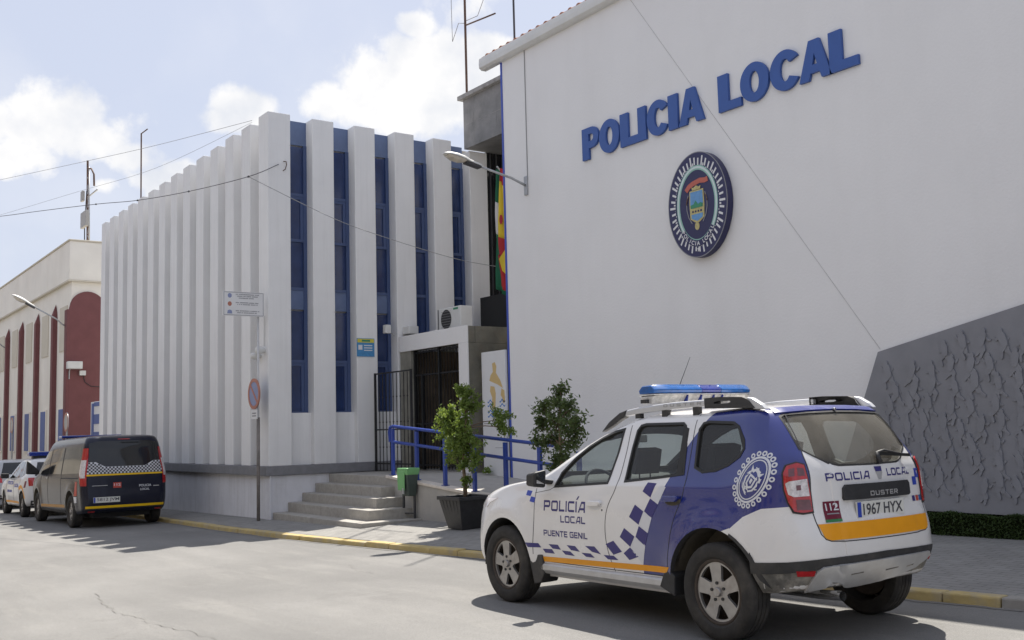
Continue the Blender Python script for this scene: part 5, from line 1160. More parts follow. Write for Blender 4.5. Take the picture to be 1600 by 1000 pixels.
def duster():
    root = empty('police_car', (0, 0, 0), 'white and blue police off-roader in front, POLICIA LOCAL on its door and orange band', 'police car')
    # xf zf xr zr w zs rf rr bf br
    rows = [
        [-1.95, .26, 1.70, .36, .80, .27, .25, .28, .10, .09],
        [-2.02, .32, 1.98, .385, .83, .32, .28, .34, .14, .10],
        [-2.07, .42, 2.06, .46, .862, .40, .30, .40, .15, .12],
        [-2.09, .54, 2.115, .58, .878, .52, .32, .40, .15, .12],
        [-2.09, .68, 2.112, .72, .885, .66, .34, .40, .15, .12],
        [-2.07, .80, 2.09, .83, .885, .78, .36, .40, .15, .12],
        [-2.02, .90, 2.065, .92, .882, .87, .38, .39, .15, .12],
        [-1.93, .965, 2.058, 1.00, .876, .93, .36, .37, .14, .12],
        [-1.74, 1.015, 2.052, 1.08, .868, .98, .26, .36, .12, .12],
        [-1.50, 1.055, 2.048, 1.13, .862, 1.015, .16, .35, .10, .12],
        [-1.26, 1.085, 2.040, 1.165, .857, 1.045, .13, .34, .10, .12],
        [-1.06, 1.11, 2.028, 1.20, .850, 1.075, .12, .33, .12, .12],
        [-.93, 1.17, 1.995, 1.27, .825, 1.13, .14, .30, .16, .12],
        [-.72, 1.285, 1.940, 1.36, .785, 1.235, .16, .28, .18, .11],
        [-.50, 1.395, 1.880, 1.45, .745, 1.34, .17, .26, .19, .10],
        [-.28, 1.485, 1.815, 1.53, .712, 1.435, .18, .24, .19, .09],
        [-.08, 1.55, 1.755, 1.585, .682, 1.515, .19, .22, .18, .08],
        [.10, 1.595, 1.70, 1.612, .648, 1.575, .20, .21, .15, .06],
        [.30, 1.628, 1.60, 1.632, .590, 1.612, .20, .20, .12, .05],
        [.48, 1.645, 1.44, 1.645, .49, 1.636, .18, .18, .08, .04],
        [.62, 1.655, 1.28, 1.653, .30, 1.650, .12, .12, .04, .02],
        [.72, 1.658, 1.18, 1.657, .12, 1.657, .05, .05, .02, .01]]
    AX = (-1.336, 1.336)
    outer = loft(rows, AX, .035)
    S = Surf(outer)
    inn = []
    for r in rows[1:-3]:
        q = list(r); q[0] = max(r[0]+.06, -.98); q[1] = r[1]; q[2] = r[2]-.07; q[4] = r[4]-.055
        if r[5] < 1.06: q[1] = q[5]
        q[8] = .05 if r[0] < -1 else r[8]; inn.append(q)
    last = list(rows[-4]); last[0] += .06; last[2] -= .1; last[4] -= .1; last[1] -= .035; last[3] -= .035; last[5] -= .035
    inn[-1][1] -= .04; inn[-1][3] -= .045; inn[-1][5] -= .04
    inn = inn[:-1] + [last]
    inner = loft(inn, (), 0, k=2, NS=40)
    cuts = [inner]
    # wheel arches: outline prisms
    arch_f = [(-1.336+.40*cos(a)-.0, .335+.425*sin(a)) for a in [radians(t) for t in range(-8, 189, 8)]]
    arch_r = [(1.336-.04+(.44 if cos(a) < 0 else .45)*cos(a), .335+.455*sin(a)) for a in [radians(t) for t in range(-8, 189, 8)]]
    for A in (arch_f, arch_r):
        A = A + [(A[-1][0], .1), (A[0][0], .1)]
        for s in (-1, 1): cuts.append(mesh_from(MB().prism(A, 1, s*.60, s*1.2)))
    # lower tail: the black lower bumper tucks in
    # side windows
    W1 = [(-.60, 1.045), (-.545, 1.165), (-.40, 1.285), (-.24, 1.385), (-.08, 1.455), (.06, 1.50), (.185, 1.52), (.165, 1.30), (.128, 1.085)]
    W2 = [(.335, 1.10), (.33, 1.36), (.345, 1.50), (.375, 1.54), (.43, 1.55), (.87, 1.543), (.905, 1.52), (.95, 1.38), (.985, 1.16), (.75, 1.135)]
    W3 = [(1.085, 1.21), (1.065, 1.36), (1.055, 1.49), (1.085, 1.535), (1.14, 1.545), (1.40, 1.53), (1.46, 1.50), (1.535, 1.40), (1.55, 1.34), (1.52, 1.285), (1.42, 1.225), (1.30, 1.185), (1.17, 1.175)]
    for wp in (W1, W2, W3):
        for s in (-1, 1): cuts.append(mesh_from(MB().prism(wp, 1, s*.45, s*1.2)))
    RW = [(-.578, 1.325), (-.573, 1.42), (-.564, 1.492), (-.555, 1.555), (-.52, 1.572), (-.30, 1.582), (0, 1.587), (.30, 1.582), (.52, 1.572), (.555, 1.555), (.564, 1.492), (.573, 1.42), (.578, 1.325), (.53, 1.295), (.40, 1.222), (.32, 1.204), (0, 1.200), (-.32, 1.204), (-.40, 1.222), (-.53, 1.295)]
    cuts.append(mesh_from(MB().prism(RW, 0, 1.60, 2.6)))
    FW = [(-.66, 1.17), (-.55, 1.50), (0, 1.545), (.55, 1.50), (.66, 1.17), (0, 1.15)]
    cuts.append(mesh_from(MB().prism(FW, 0, -1.25, -.25)))
    body = boolean(outer, cuts)
    # split inside / outside faces
    white = (.78, .77, .76); blue = (.009, .021, .190); 
    def notrear(nt, x, y, z):
        # hatch region: |y| < limit(z) and x > 1.70
        ay = mt(nt, 'ABSOLUTE', y)
        l1 = mt(nt, 'SUBTRACT', .612, mt(nt, 'MULTIPLY', mt(nt, 'SUBTRACT', z, .9), .09)); l2 = mt(nt, 'SUBTRACT', .576, mt(nt, 'MULTIPLY', mt(nt, 'SUBTRACT', z, 1.28), .317))
        lim = mt(nt, 'MINIMUM', l1, l2)
        h = mt(nt, 'MULTIPLY', mt(nt, 'LESS_THAN', ay, lim), mt(nt, 'GREATER_THAN', x, 1.80))
        h = mt(nt, 'MULTIPLY', h, mt(nt, 'LESS_THAN', z, 1.56))
        roof = mt(nt, 'MULTIPLY', mt(nt, 'LESS_THAN', ay, .60), mt(nt, 'LESS_THAN', x, 1.60)); roof = mt(nt, 'MULTIPLY', roof, mt(nt, 'GREATER_THAN', z, 1.585))
        return mt(nt, 'SUBTRACT', 1.0, mt(nt, 'MAXIMUM', h, roof))
    A1 = cmask([(.80, 1.05), (3, 1.05), (3, 2.0), (1.30, 1.80), (1.156, 1.615), (.958, 1.369)])
    A2 = cmask([(.54, .40), (1.36, .40), (1.36, 1.09), (.818, 1.061), (.744, .939), (.678, .833), (.626, .719), (.591, .621), (.546, .486)])
    A3 = cmask([(1.2, .70), (1.509, .798), (1.509, 1.1), (1.2, 1.1)]); A4 = cmask([(1.5, .79), (1.606, .876), (1.606, 1.1), (1.5, 1.1)])
    A5 = cmask([(1.6, .872), (1.757, .935), (1.757, 1.1), (1.6, 1.1)]); A6 = cmask([(1.75, .932), (2.4, .98), (2.4, 1.1), (1.75, 1.1)])
    base = umask(A1, A2, A3, A4, A5, A6)
    pm = paint('police_white_and_blue_paint', white, [(blue, lambda nt, x, y, z: mt(nt, 'MULTIPLY', base(nt, x, y, z), notrear(nt, x, y, z)))], rough=.26, coat=.8, dirt=.10)
    bo = finish(body, 'body', [pm, M['interior']], root, angle=38)
    for p in body.polygons:
        c = p.center; h = S.b.find_nearest(c)
        p.material_index = 1 if (h[0] is None or h[3] > .006) else 0
    # window glass and rubber surrounds
    def expand(poly, d):
        cx = sum(p[0] for p in poly)/len(poly); cz = sum(p[1] for p in poly)/len(poly); n = len(poly); o = []
        ar = sum(poly[i][0]*poly[(i+1) % n][1]-poly[(i+1) % n][0]*poly[i][1] for i in range(n)); sg = 1 if ar > 0 else -1
        for i in range(n):
            a, b, c = Vector(poly[i-1]), Vector(poly[i]), Vector(poly[(i+1) % n])
            n1 = Vector(((b-a).y, -(b-a).x)).normalized()*sg; n2 = Vector(((c-b).y, -(c-b).x)).normalized()*sg
            m_ = (n1+n2); m_ = m_.normalized()/max(.5, m_.length/2); o.append(tuple(b+m_*d))
        return o
    for s in (-1, 1):
        for wp, gm in ((W1, 'tint'), (W2, 'tint'), (W3, 'tint_dark')):
            fr = solid_patch('window_frame', fill2d([expand(wp, .006), expand(wp, -.013)], .06), S.side(.004, s), M['rubber'], root, thick=.02)
            g = solid_patch('window', fill2d([expand(wp, .004)], .08), S.side(-.012, s), M[gm], root, thick=.003)
        solid_patch('pillar_trim', fill2d([[(.905, 1.165), (.965, 1.165), (.945, 1.50), (.885, 1.52)]], .06), S.side(.003, s), M['rubber'], root, thick=.01)
    solid_patch('rear_window', fill2d([expand(RW, .004)], .08), S.rear(-.006), M['tint_rear'], root, thick=.003)
    solid_patch('rear_window_seal', fill2d([expand(RW, .005), expand(RW, -.007)], .06), S.rear(.002), M['rubber'], root, thick=.012)
    solid_patch('windscreen', fill2d([expand(FW, .004)], .08), S.front(-.006), M['tint'], root, thick=.003)
    # wheel wells
    for wx, A in ((-1.336, arch_f), (1.336, arch_r)):
        for s in (-1, 1):
            mb = MB(); B = [(p[0], p[1]) for p in A if not (wx > 0 and p[0] > wx and p[1] < .42)]
            n = len(B); e = [(1.336*(1 if wx > 0 else -1)+(p[0]-wx)*1.0, p[1]) for p in B]
            vs = [(p[0], s*.855, p[1]) for p in e]+[(p[0], s*.60, p[1]) for p in e]
            mb.add(vs, [(i, i+1, i+1+n, i+n) for i in range(n-1)] + [tuple(range(n, 2*n))])
            for q in range(5): pass
            mb.build('wheel_well', M['well'], root, world=False, angle=40)
            # black arch lip
            lip = [(p[0], p[1]) for p in A]
            def off(d): return [(wx+(p[0]-wx)*(1+d/.43), .335+(p[1]-.335)*(1+d/.44)) for p in lip]
            o1, o2 = off(.016), off(-.004)
            if wx > 0:
                o1 = [p for p in o1 if p[0] > 1.45 and p[1] > .40]; o2 = [p for p in o2 if p[0] > 1.45 and p[1] > .40]
                o1 = [(p[0]+max(0, (1.0-(p[1]-.33)/.40))*.035, p[1]) for p in o1]
            if wx > 0: solid_patch('arch_trim', fill2d([o1+o2[::-1]], .05), S.side(.006, s), M['bumper_black'], root, thick=.03)
    for wx, nm in ((-1.336, 'wheel'), (1.336, 'wheel')):
        for s in (-1, 1): wheel(root, wx, s*.795, s, name=nm)
    # underbody, axle and exhaust
    MB().box(-1.75, 1.30, -.58, .58, .26, .36).build('underbody', M['underbody'], root, world=False, bevel=.03)
    MB().tube([(1.336, -.70, .34), (1.336, .70, .34)], .028, 10).build('axle', M['underbody'], root, world=False)
    mb = MB(); mb.tube([(1.5, -.42, .33), (1.9, -.45, .335), (2.09, -.47, .345)], .033, 16, cap=False); mb.tube([(1.9, -.45, .335), (2.085, -.47, .345)], .028, 16, cap=False)
    mb.build('exhaust_pipe', M['chrome'], root, world=False, smooth=True)
    # sills
    for s in (-1, 1):
        mb = MB(); mb.prism([(s*.70, .29), (s*.86, .30), (s*.885, .335), (s*.885, .375), (s*.868, .392), (s*.70, .40)], 0, -.80, .80)
        mb.build('sill', M['silver'], root, world=False, bevel=.008)
        # mud flaps / lower arch corners
        mb = MB(); mb.prism([(-.90, .20), (-.80, .22), (-.75, .30), (-.77, .46), (-.90, .46), (-.96, .40)], 1, s*.70, s*.885); mb.build('mud_flap', M['bumper_black'], root, world=False, bevel=.008); mb = MB(); mb.prism([(.90, .27), (.74, .33), (.79, .43), (.86, .45), (.91, .42)], 1, s*.70, s*.888)
        mb.build('mud_flap', M['bumper_black'], root, world=False, bevel=.008)
    # shut lines
    def line(pts, wd, fn, nm='shut_line', mt_='gap', p=root):
        L1 = []; L2 = []
        for i in range(len(pts)):
            a = Vector(pts[max(i-1, 0)]); b = Vector(pts[min(i+1, len(pts)-1)]); n_ = Vector((-(b-a).y, (b-a).x)).normalized()*wd/2
            L1.append(tuple(Vector(pts[i])+n_)); L2.append(tuple(Vector(pts[i])-n_))
        return solid_patch(nm, fill2d([L1+L2[::-1]], .05), fn, M[mt_], p, thick=.001)
    bz = lambda P, n=14: [tuple(((1-t)**3*Vector(P[0])+3*(1-t)**2*t*Vector(P[1])+3*(1-t)*t*t*Vector(P[2])+t**3*Vector(P[3]))) for t in [i/n for i in range(n+1)]]
    for s in (-1, 1):
        for P in (bz([(.262, 1.57), (.262, 1.25), (.29, 1.10), (.20, .98)])+bz([(.20, .98), (.10, .84), (.10, .66), (.155, .50)])[1:]+[(.20, .395)],
                  [(-.865, 1.03), (-.875, .80), (-.885, .46)],
                  bz([(1.005, 1.60), (1.00, 1.40), (1.03, 1.20), (1.02, 1.08)])+bz([(1.02, 1.08), (1.01, .95), (.93, .90), (.88, .72)])[1:]+[(.845, .55), (.83, .42)],
                  [(-.80, .405), (.83, .405)]):
            line(P, .006, S.side(.0015, s))
        # filler, rub line above sill
        line([(-.60, 1.045), (-.66, 1.02), (-.88, .99)], .004, S.side(.0015, s))
    hatch = [(-.50, 1.575), (-.535, 1.50), (-.558, 1.369), (-.578, 1.282), (-.585, 1.216), (-.600, 1.05), (-.607, .897), (-.604, .842), (-.588, .757), (-.560, .722), (-.52, .708), (-.40, .700), (-.2, .698)]
    hatch = hatch + [(-y, z) for y, z in hatch[::-1]]
    line(hatch, .007, S.rear(.0015))
    # door handles
    for s in (-1, 1):
        for (x0, x1, z) in ((-.10, .085, .925), (.81, 1.00, .985)):
            mb = MB(); mb.prism([(x0, z-.012), (x0+.02, z-.026), (x1-.03, z-.022), (x1, z+.002), (x1-.01, z+.022), (x0+.03, z+.02)], 1, s*.875, s*.912)
            mb.build('door_handle', pm, root, world=False, bevel=.008)
            solid_patch('handle_recess', fill2d([circle((x0+x1)/2, z-.02, .085, .034, 20)], .03), S.side(.0015, s), M['well'] if x0 > 0 else M['livery_white'], root, thick=.001)
        lk = MB().lathe([(.0001, s*.884), (.008, s*.884), (.008, s*.87)], 12, 1, (.085, 0, .872)).build('door_lock', M['dark_metal'], root, world=False)
    # livery on both flanks
    def mirror_txt(tri, s, cx):
        return tri if s < 0 else ([(2*cx-v[0], v[1]) for v in tri[0]], tri[1])
    DIA = [[(.615, 1.098), (.715, 1.092), (.66, .986), (.569, 1.03)], [(.489, .927), (.587, .878), (.528, .776), (.42, .831)], [(.356, .742), (.474, .682), (.416, .601), (.299, .671)],
           [(.215, .636), (.311, .556), (.204, .525), (.116, .604)], [(.415, .597), (.505, .53), (.393, .497), (.331, .546)], [(.659, .978), (.75, .935), (.68, .83), (.597, .88)], [(.531, .765), (.632, .715), (.592, .615), (.488, .681)]]
    WHI = [[(.768, 1.078), (.825, 1.066), (.748, .937), (.670, .987)], [(.587, .874), (.680, .835), (.630, .717), (.531, .770)], [(.476, .676), (.594, .623), (.550, .472), (.415, .595)]]
    LOW = [[(-.998, .556), (-.818, .557), (-.782, .522), (-.953, .517)], [(-.673, .557), (-.539, .559), (-.501, .52), (-.618, .522)], [(-.408, .564), (-.295, .563), (-.235, .52), (-.354, .526)],
           [(-.155, .573), (-.034, .576), (.044, .518), (-.07, .531)], [(-.764, .512), (-.631, .516), (-.596, .48), (-.731, .48)], [(-.486, .514), (-.369, .514), (-.312, .48), (-.442, .483)],
           [(-.214, .514), (-.092, .515), (-.044, .484), (-.155, .484)], [(.078, .515), (.204, .517), (.256, .487), (.128, .484)]]
    BADGE = []
    for s in (-1, 1):
        for P in DIA+LOW: solid_patch('checker_patch', fill2d([P], .05), S.side(.002, s), M['livery_blue'], root, thick=.001)
        for P in WHI: solid_patch('checker_patch', fill2d([P], .05), S.side(.002, s), M['livery_white'], root, thick=.001)
        solid_patch('orange_stripe', fill2d([[(-.80, .445), (.86, .478), (.815, .432), (-.765, .403)]], .06), S.side(.0025, s), M['orange'], root, thick=.001)
        for txt, x0, x1, z0, z1 in (('POLICIA', -.725, -.138, .842, .932), ('LOCAL', -.48, -.138, .75, .808), ('PUENTE GENIL', -.735, -.118, .628, .678)):
            tri = tech_text(txt, x0, x1, z0, z1)
            solid_patch('door_lettering', mirror_txt(tri, s, (x0+x1)/2), S.side(.002, s), M['livery_blue'], root, thick=.001, smooth=False)
        solid_patch('door_lettering', fill2d([[(-.262, .945), (-.238, .975), (-.222, .975), (-.244, .945)] if s < 0 else [(-.620, .945), (-.596, .975), (-.580, .975), (-.602, .945)]]), S.side(.002, s), M['livery_blue'], root, thick=.001)
        for P in ([(-.945, 1.012), (-.865, 1.005), (-.885, .96), (-.955, .968)], [(-.872, .958), (-.80, .95), (-.815, .905), (-.89, .915)]):
            P = [(p[0]-.06, p[1]+.0) for p in P]
            solid_patch('checker_patch', fill2d([P], .05), S.side(.002, s), M['livery_bright'], root, thick=.001)
        # cog-edged badge on the rear quarter
        cx, cz = 1.672, 1.127; ang = radians(58 if s < 0 else 58)
        def el(a, b, n=40): return circle(cx, cz, a, b, n, rot=ang)
        solid_patch('badge_ring', fill2d([el(.172, .118), el(.157, .104)], .04), S.side(.002, s), M['livery_white'], root, thick=.001)
        solid_patch('badge_ring', fill2d([el(.149, .096), el(.141, .088)], .04), S.side(.002, s), M['livery_white'], root, thick=.001)
        teeth = []
        for k in range(22):
            a = 2*pi*k/22; u, v = .192*cos(a), .137*sin(a); px_, pz_ = cx+u*cos(ang)-v*sin(ang), cz+u*sin(ang)+v*cos(ang)
            teeth.append([circle(px_, pz_, .0185, .0185, 12), circle(px_, pz_, .0085, .0085, 8)])
        vs_, fs_ = [], []
        for T in teeth:
            a, b = fill2d(T); k_ = len(vs_); vs_ += a; fs_ += [tuple(i+k_ for i in f) for f in b]
        solid_patch('badge_cog', (vs_, fs_), S.side(.0025, s), M['livery_white'], root, thick=.001)
        # crest inside: crown-like scroll, shield and ribbons
        rnd = random.Random(3); vs_, fs_ = [], []
        def addl(lps):
            a, b = fill2d(lps); k_ = len(vs_); vs_.extend(a); fs_.extend(tuple(i+k_ for i in f) for f in b)
        def loc(u, v): return (cx+u*cos(ang-pi/2)-v*sin(ang-pi/2), cz+u*sin(ang-pi/2)+v*cos(ang-pi/2))
        addl([[loc(*q) for q in [(-.035, .03), (.035, .03), (.032, -.045), (0, -.07), (-.032, -.045)]], [loc(*q) for q in [(-.022, .016), (.022, .016), (.02, -.035), (0, -.052), (-.02, -.035)]]])
        addl([[loc(*q) for q in [(-.045, .045), (-.06, .085), (-.03, .065), (0, .095), (.03, .065), (.06, .085), (.045, .045)]]])
        for sg in (-1, 1):
            addl([[loc(sg*a, b) for a, b in [(.045, .02), (.065, -.01), (.05, -.06), (.015, -.09), (.012, -.078), (.038, -.055), (.05, -.012)]]])
        addl([[loc(*q) for q in [(-.010, .008), (.012, .006), (.008, -.03), (-.008, -.02)]]])
        for q in range(16):
            a0 = rnd.uniform(0, 6.28); rr = rnd.uniform(.055, .085); u0, v0 = rr*.78*cos(a0), rr*1.15*sin(a0)-.005; da = a0+rnd.uniform(.9, 1.9); ln = rnd.uniform(.018, .034); wd = rnd.uniform(.004, .008)
            u1, v1 = u0+ln*cos(da), v0+ln*sin(da); nx, ny = -sin(da)*wd, cos(da)*wd
            addl([[loc(u0+nx, v0+ny), loc(u0-nx, v0-ny), loc(u1-nx*.5, v1-ny*.5), loc(u1+nx*.5, v1+ny*.5)]])
        addl([[loc(*q) for q in [(-.07, -.05), (-.045, -.085), (0, -.112), (0, -.10), (-.04, -.075)]]])
        solid_patch('badge_crest', (vs_, fs_), S.side(.002, s), M['livery_white'], root, thick=.001)
        solid_patch('fuel_flap', fill2d([circle(1.86, 1.03, .075, .08, 24), circle(1.86, 1.03, .071, .076, 24)], .05), S.side(.0015, s), M['gap'], root, thick=.001) if s > 0 else None
    # tail lamps: wrap the corner
    for s in (-1, 1):
        C = S.cyl(.012, 1.2)
        def cy(name, pts, m_, o=.012, p=root):
            return solid_patch(name, fill2d([[(s*a, b) for a, b in pts]], 1.6 if False else None) if False else grid_cyl(s, pts), S.cyl(o, 1.2), M[m_], p, thick=.02)
        def grid_cyl(s, pts):
            # work in (degrees/60, z) so that the grid is even
            v, f = fill2d([[(a/60, b) for a, b in pts]], .03)
            return [(x*60*s, y) for x, y in v], f
        LT = LAMP
        lamp = cy('tail_lamp', [(a, z) for a, z in LT['out']], 'bumper_black', .006)
        cy('lamp_lens', LT['red'], 'lamp_red', .016, lamp); cy('lamp_reversing', LT['clear'], 'lamp_clear', .020, lamp); cy('lamp_indicator', LT['dark'], 'lamp_dark', .020, lamp); cy('lamp_inner', [(-45.6, 1.142), (-45.4, 1.190), (-43.2, 1.196), (-43.2, 1.146)], 'lamp_dark', .0172, lamp); cy('lamp_inner', [(-42.2, 1.146), (-42.2, 1.196), (-39.8, 1.194), (-39.4, 1.146)], 'lamp_dark', .0172, lamp); cy('lamp_bulb', [(-43.0, 1.05), (-43.0, 1.085), (-41.4, 1.087), (-41.4, 1.052)], 'lamp_dark', .0212, lamp)
    # rear: bumper trims
    def cyl_patch(name, pts, m_, o, thick=.02, p=root, ox=1.2):
        v, f = fill2d([[(a/60, b) for a, b in pts]], .04)
        return solid_patch(name, ([(x*60, y) for x, y in v], f), S.cyl(o, ox), M[m_], p, thick=thick)
    cyl_patch('bumper_trim', [(-62, .64), (-60, .575), (-48, .580), (-34, .598), (0, .608), (34, .598), (48, .580), (60, .575), (62, .64), (62, .50), (50, .505), (36, .530), (0, .555), (-36, .530), (-50, .505), (-62, .50)], 'bumper_black', .008)
    cyl_patch('lower_bumper', [(-62, .52), (-40, .53), (40, .53), (62, .52), (58, .37), (40, .375), (-40, .375), (-58, .37)], 'bumper_dusty', .004)
    cyl_patch('skid_plate', [(-42.2, .385), (-37.3, .52), (-35, .545), (-31, .551), (7, .562), (31.5, .560), (34, .53), (25.5, .46), (10, .418), (-15, .392), (-20, .390), (-24, .40), (-26.7, .43), (-31, .440), (-33.5, .408)], 'silver', .022, .03)
    for q in ((-22, -15), (0, 9), (16, 21)): cyl_patch('skid_groove', [(q[0], .488), (q[1], .494), (q[1], .486), (q[0], .480)], 'bumper_dusty', .0235, .002)
    for s in (-1, 1): cyl_patch('reflector', sorted_poly([(s*45, .523), (s*38, .521), (s*38.5, .487), (s*44.7, .487)]), 'lamp_red', .012)
    # hatch: orange band, black handle panel, plate, lettering, stickers, wiper
    solid_patch('orange_band', fill2d([[(-.596, .822), (.596, .822), (.570, .738), (.555, .724), (.515, .712), (-.515, .712), (-.555, .724), (-.570, .738)]], .025), S.rear(.0045), M['orange'], root, thick=.001)
    hp = [(-.335, .966), (.375, .966), (.395, .978), (.40, 1.05), (.38, 1.072), (-.31, 1.072), (-.335, 1.05), (-.345, .98)]
    solid_patch('hatch_handle', fill2d([hp], .05), S.rear(.022), M['black_plastic'], root, thick=.03)
    solid_patch('hatch_lettering', tech_text('DUSTER', -.085, .225, .985, 1.017, 1.9), S.rear(.0245), M['silver'], root, thick=.002, smooth=False)
    pl = solid_patch('number_plate', fill2d([[(-.245, .842), (.275, .842), (.275, .952), (-.245, .952)]], .08), lambda u, v, dz: Vector((S.cast((6, 0, .9), (-1, 0, 0), .012+dz).x, u, v)), M['plate'], root, thick=.012)
    px_ = S.cast((6, 0, .9), (-1, 0, 0), .0145).x
    flat = lambda u, v, dz: Vector((px_+dz, u, v))
    solid_patch('plate_band', fill2d([[(-.241, .846), (-.202, .846), (-.202, .948), (-.241, .948)]]), flat, M['livery_bright'], pl, thick=.001)
    solid_patch('plate_characters', fit_text('1967 HYX', -.180, .255, .858, .936, bold=.012), flat, M['ink'], pl, thick=.001, smooth=False)
    solid_patch('hatch_lettering', tech_text('POLICIA', -.462, -.045, 1.102, 1.156), S.rear(.003), M['livery_blue'], root, thick=.001, smooth=False)
    solid_patch('hatch_lettering', tech_text('LOCAL', .160, .458, 1.112, 1.164), S.rear(.003), M['livery_blue'], root, thick=.001, smooth=False)
    solid_patch('hatch_emblem', fill2d([[(.03, 1.175), (.10, 1.175), (.105, 1.14), (.08, 1.092), (.055, 1.092), (.03, 1.14)]]), S.rear(.003), M['silver'], root, thick=.001)
    solid_patch('hatch_emblem', fill2d([[(.025, 1.182), (.105, 1.182), (.10, 1.148), (.03, 1.148)]]), S.rear(.0045), M['livery_blue'], root, thick=.001)
    for (a, b, c, d) in ((.535, .598, 1.082, 1.148), (.492, .545, 1.03, 1.09)):
        solid_patch('checker_patch', fill2d([[(a, c), (b, c), (b, d), (a, d)]]), S.rear(.003), M['livery_bright'], root, thick=.001)
    solid_patch('emergency_sticker', fill2d([[(-.532, .830), (-.392, .830), (-.380, .968), (-.522, .968)]], .025), S.rear(.003), M['maroon_sticker'], root, thick=.001)
    solid_patch('emergency_sticker', fill2d([[(-.532, .830), (-.392, .830), (-.391, .848), (-.531, .848)]], .025), S.rear(.006), M['green_sticker'], root, thick=.001)
    solid_patch('sticker_number', fit_text('112', -.510, -.398, .905, .955, bold=.02), S.rear(.007), M['livery_white'], root, thick=.001, smooth=False)
    solid_patch('sticker_lines', fill2d([[(-.508, .88), (-.402, .88), (-.402, .888), (-.508, .888)]], .03), S.rear(.006), M['ink_grey'], root, thick=.001)
    for i, (mm) in enumerate(('livery_blue', 'red_sticker', 'beacon')):
        solid_patch('small_badge', fill2d([[(.455+i*.048, .915), (.490+i*.048, .915), (.490+i*.048, .955), (.455+i*.048, .955)]]), S.rear(.003), M[mm], root, thick=.001)
    # wiper
    mb = MB(); f = S.rear(.02); a = f(.09, 1.205, 0); b = f(.11, 1.268, 0); c = f(.47, 1.245, 0)
    mb.tube([a, b, Vector(b)+Vector((.01, .06, .016)), c], [.022, .016, .010, .005], 8); 
    mb.build('rear_wiper', M['black_plastic'], root, world=False, smooth=True)
    mb = MB(); a = f(.12, 1.262, 0); c = f(.53, 1.238, 0); mb.bar(a, c, .012, .022); mb.build('wiper_blade', M['rubber'], root, world=False)
    # spoiler lip above the glass and washer nozzle
    solid_patch('spoiler_lip', fill2d([[(-.565, 1.578), (-.28, 1.592), (0, 1.597), (.28, 1.592), (.565, 1.578), (.545, 1.612), (.28, 1.625), (0, 1.628), (-.28, 1.625), (-.545, 1.612)]], .05), S.rear(.010), M['spoiler_blue'], root, thick=.03)
    mb = MB(); p_ = S.cast((6, 0, 1.60), (-1, 0, 0), .012); mb.box(p_.x-.01, p_.x+.025, -.012, .012, 1.595, 1.612); mb.build('washer_nozzle', M['chrome'], root, world=False, bevel=.004)
    # mirrors
    for s in (-1, 1):
        mb = MB(); y0, y1 = s*.92, s*1.055
        mb.add([(-.75, y0, 1.05), (-.74, y1, 1.065), (-.73, y1, 1.165), (-.74, y0, 1.185), (-.62, y0, 1.04), (-.61, y1, 1.055), (-.59, y1, 1.18), (-.60, y0, 1.20)], [(0,1,2,3),(7,6,5,4),(0,4,5,1),(1,5,6,2),(2,6,7,3),(3,7,4,0)])
        mb.add([(-.74, s*.80, 1.06), (-.74, s*.93, 1.08), (-.70, s*.93, 1.12), (-.70, s*.80, 1.10), (-.64, s*.80, 1.06), (-.64, s*.93, 1.08), (-.63, s*.93, 1.12), (-.63, s*.80, 1.10)], [(0,1,2,3),(7,6,5,4),(0,4,5,1),(1,5,6,2),(2,6,7,3),(3,7,4,0)])
        mo = mb.build('wing_mirror', M['black_plastic'], root, world=False, bevel=.022)
        MB().add([(-.612, s*.945, 1.075), (-.598, s*1.035, 1.085), (-.582, s*1.035, 1.175), (-.60, s*.945, 1.188)], [(0, 1, 2, 3)]).build('mirror_glass', M['mirror'], mo, world=False)
    # roof rails
    for s in (-1, 1):
        def P(x, z, dy=0): return (x, s*(.60+dy), z)
        pts = [P(-.17, 1.50, .03), P(-.02, 1.60, .015), P(.16, 1.668), P(.45, 1.695), P(.8, 1.708), P(1.08, 1.705)]
        mb = MB()
        sil = [(.14, 1.672), (.30, 1.69), (.7, 1.71), (1.08, 1.712), (1.08, 1.662), (.7, 1.655), (.35, 1.640), (.12, 1.622)]
        rl = mb.prism(sil, 1, s*.575, s*.625).build('roof_rail', M['rail'], root, world=False, bevel=.012)
        cap_ = [(-.19, 1.50), (-.08, 1.585), (.06, 1.655), (.15, 1.675), (.11, 1.610), (.07, 1.600), (-.06, 1.545)]
        MB().prism(cap_, 1, s*.568, s*.632).build('rail_end', M['black_plastic'], rl, world=False, bevel=.01)
        hb = MB()
        o_ = [(1.06, 1.722), (1.20, 1.724), (1.44, 1.712), (1.50, 1.690), (1.56, 1.625), (1.40, 1.632), (1.06, 1.645)]; h_ = [(1.16, 1.676), (1.16, 1.688), (1.20, 1.694), (1.32, 1.690), (1.33, 1.680), (1.30, 1.674)]
        solid_patch('rail_bracket', fill2d([o_, h_]), lambda u, v, dz: Vector((u, s*(.632+dz), v)), M['black_plastic'], rl, thick=.075, angle=30)
        MB().prism([(1.48, 1.708), (1.53, 1.700), (1.62, 1.650), (1.66, 1.612), (1.54, 1.618), (1.50, 1.66)], 1, s*.575, s*.625).build('rail_tail', M['rail'], rl, world=False, bevel=.01)
        mb = MB(); 
        for x in (.28, .60, .95): mb.box(x-.03, x+.03, s*.58, s*.62, 1.60, 1.66)
        mb.build('rail_foot', M['black_plastic'], rl, world=False)
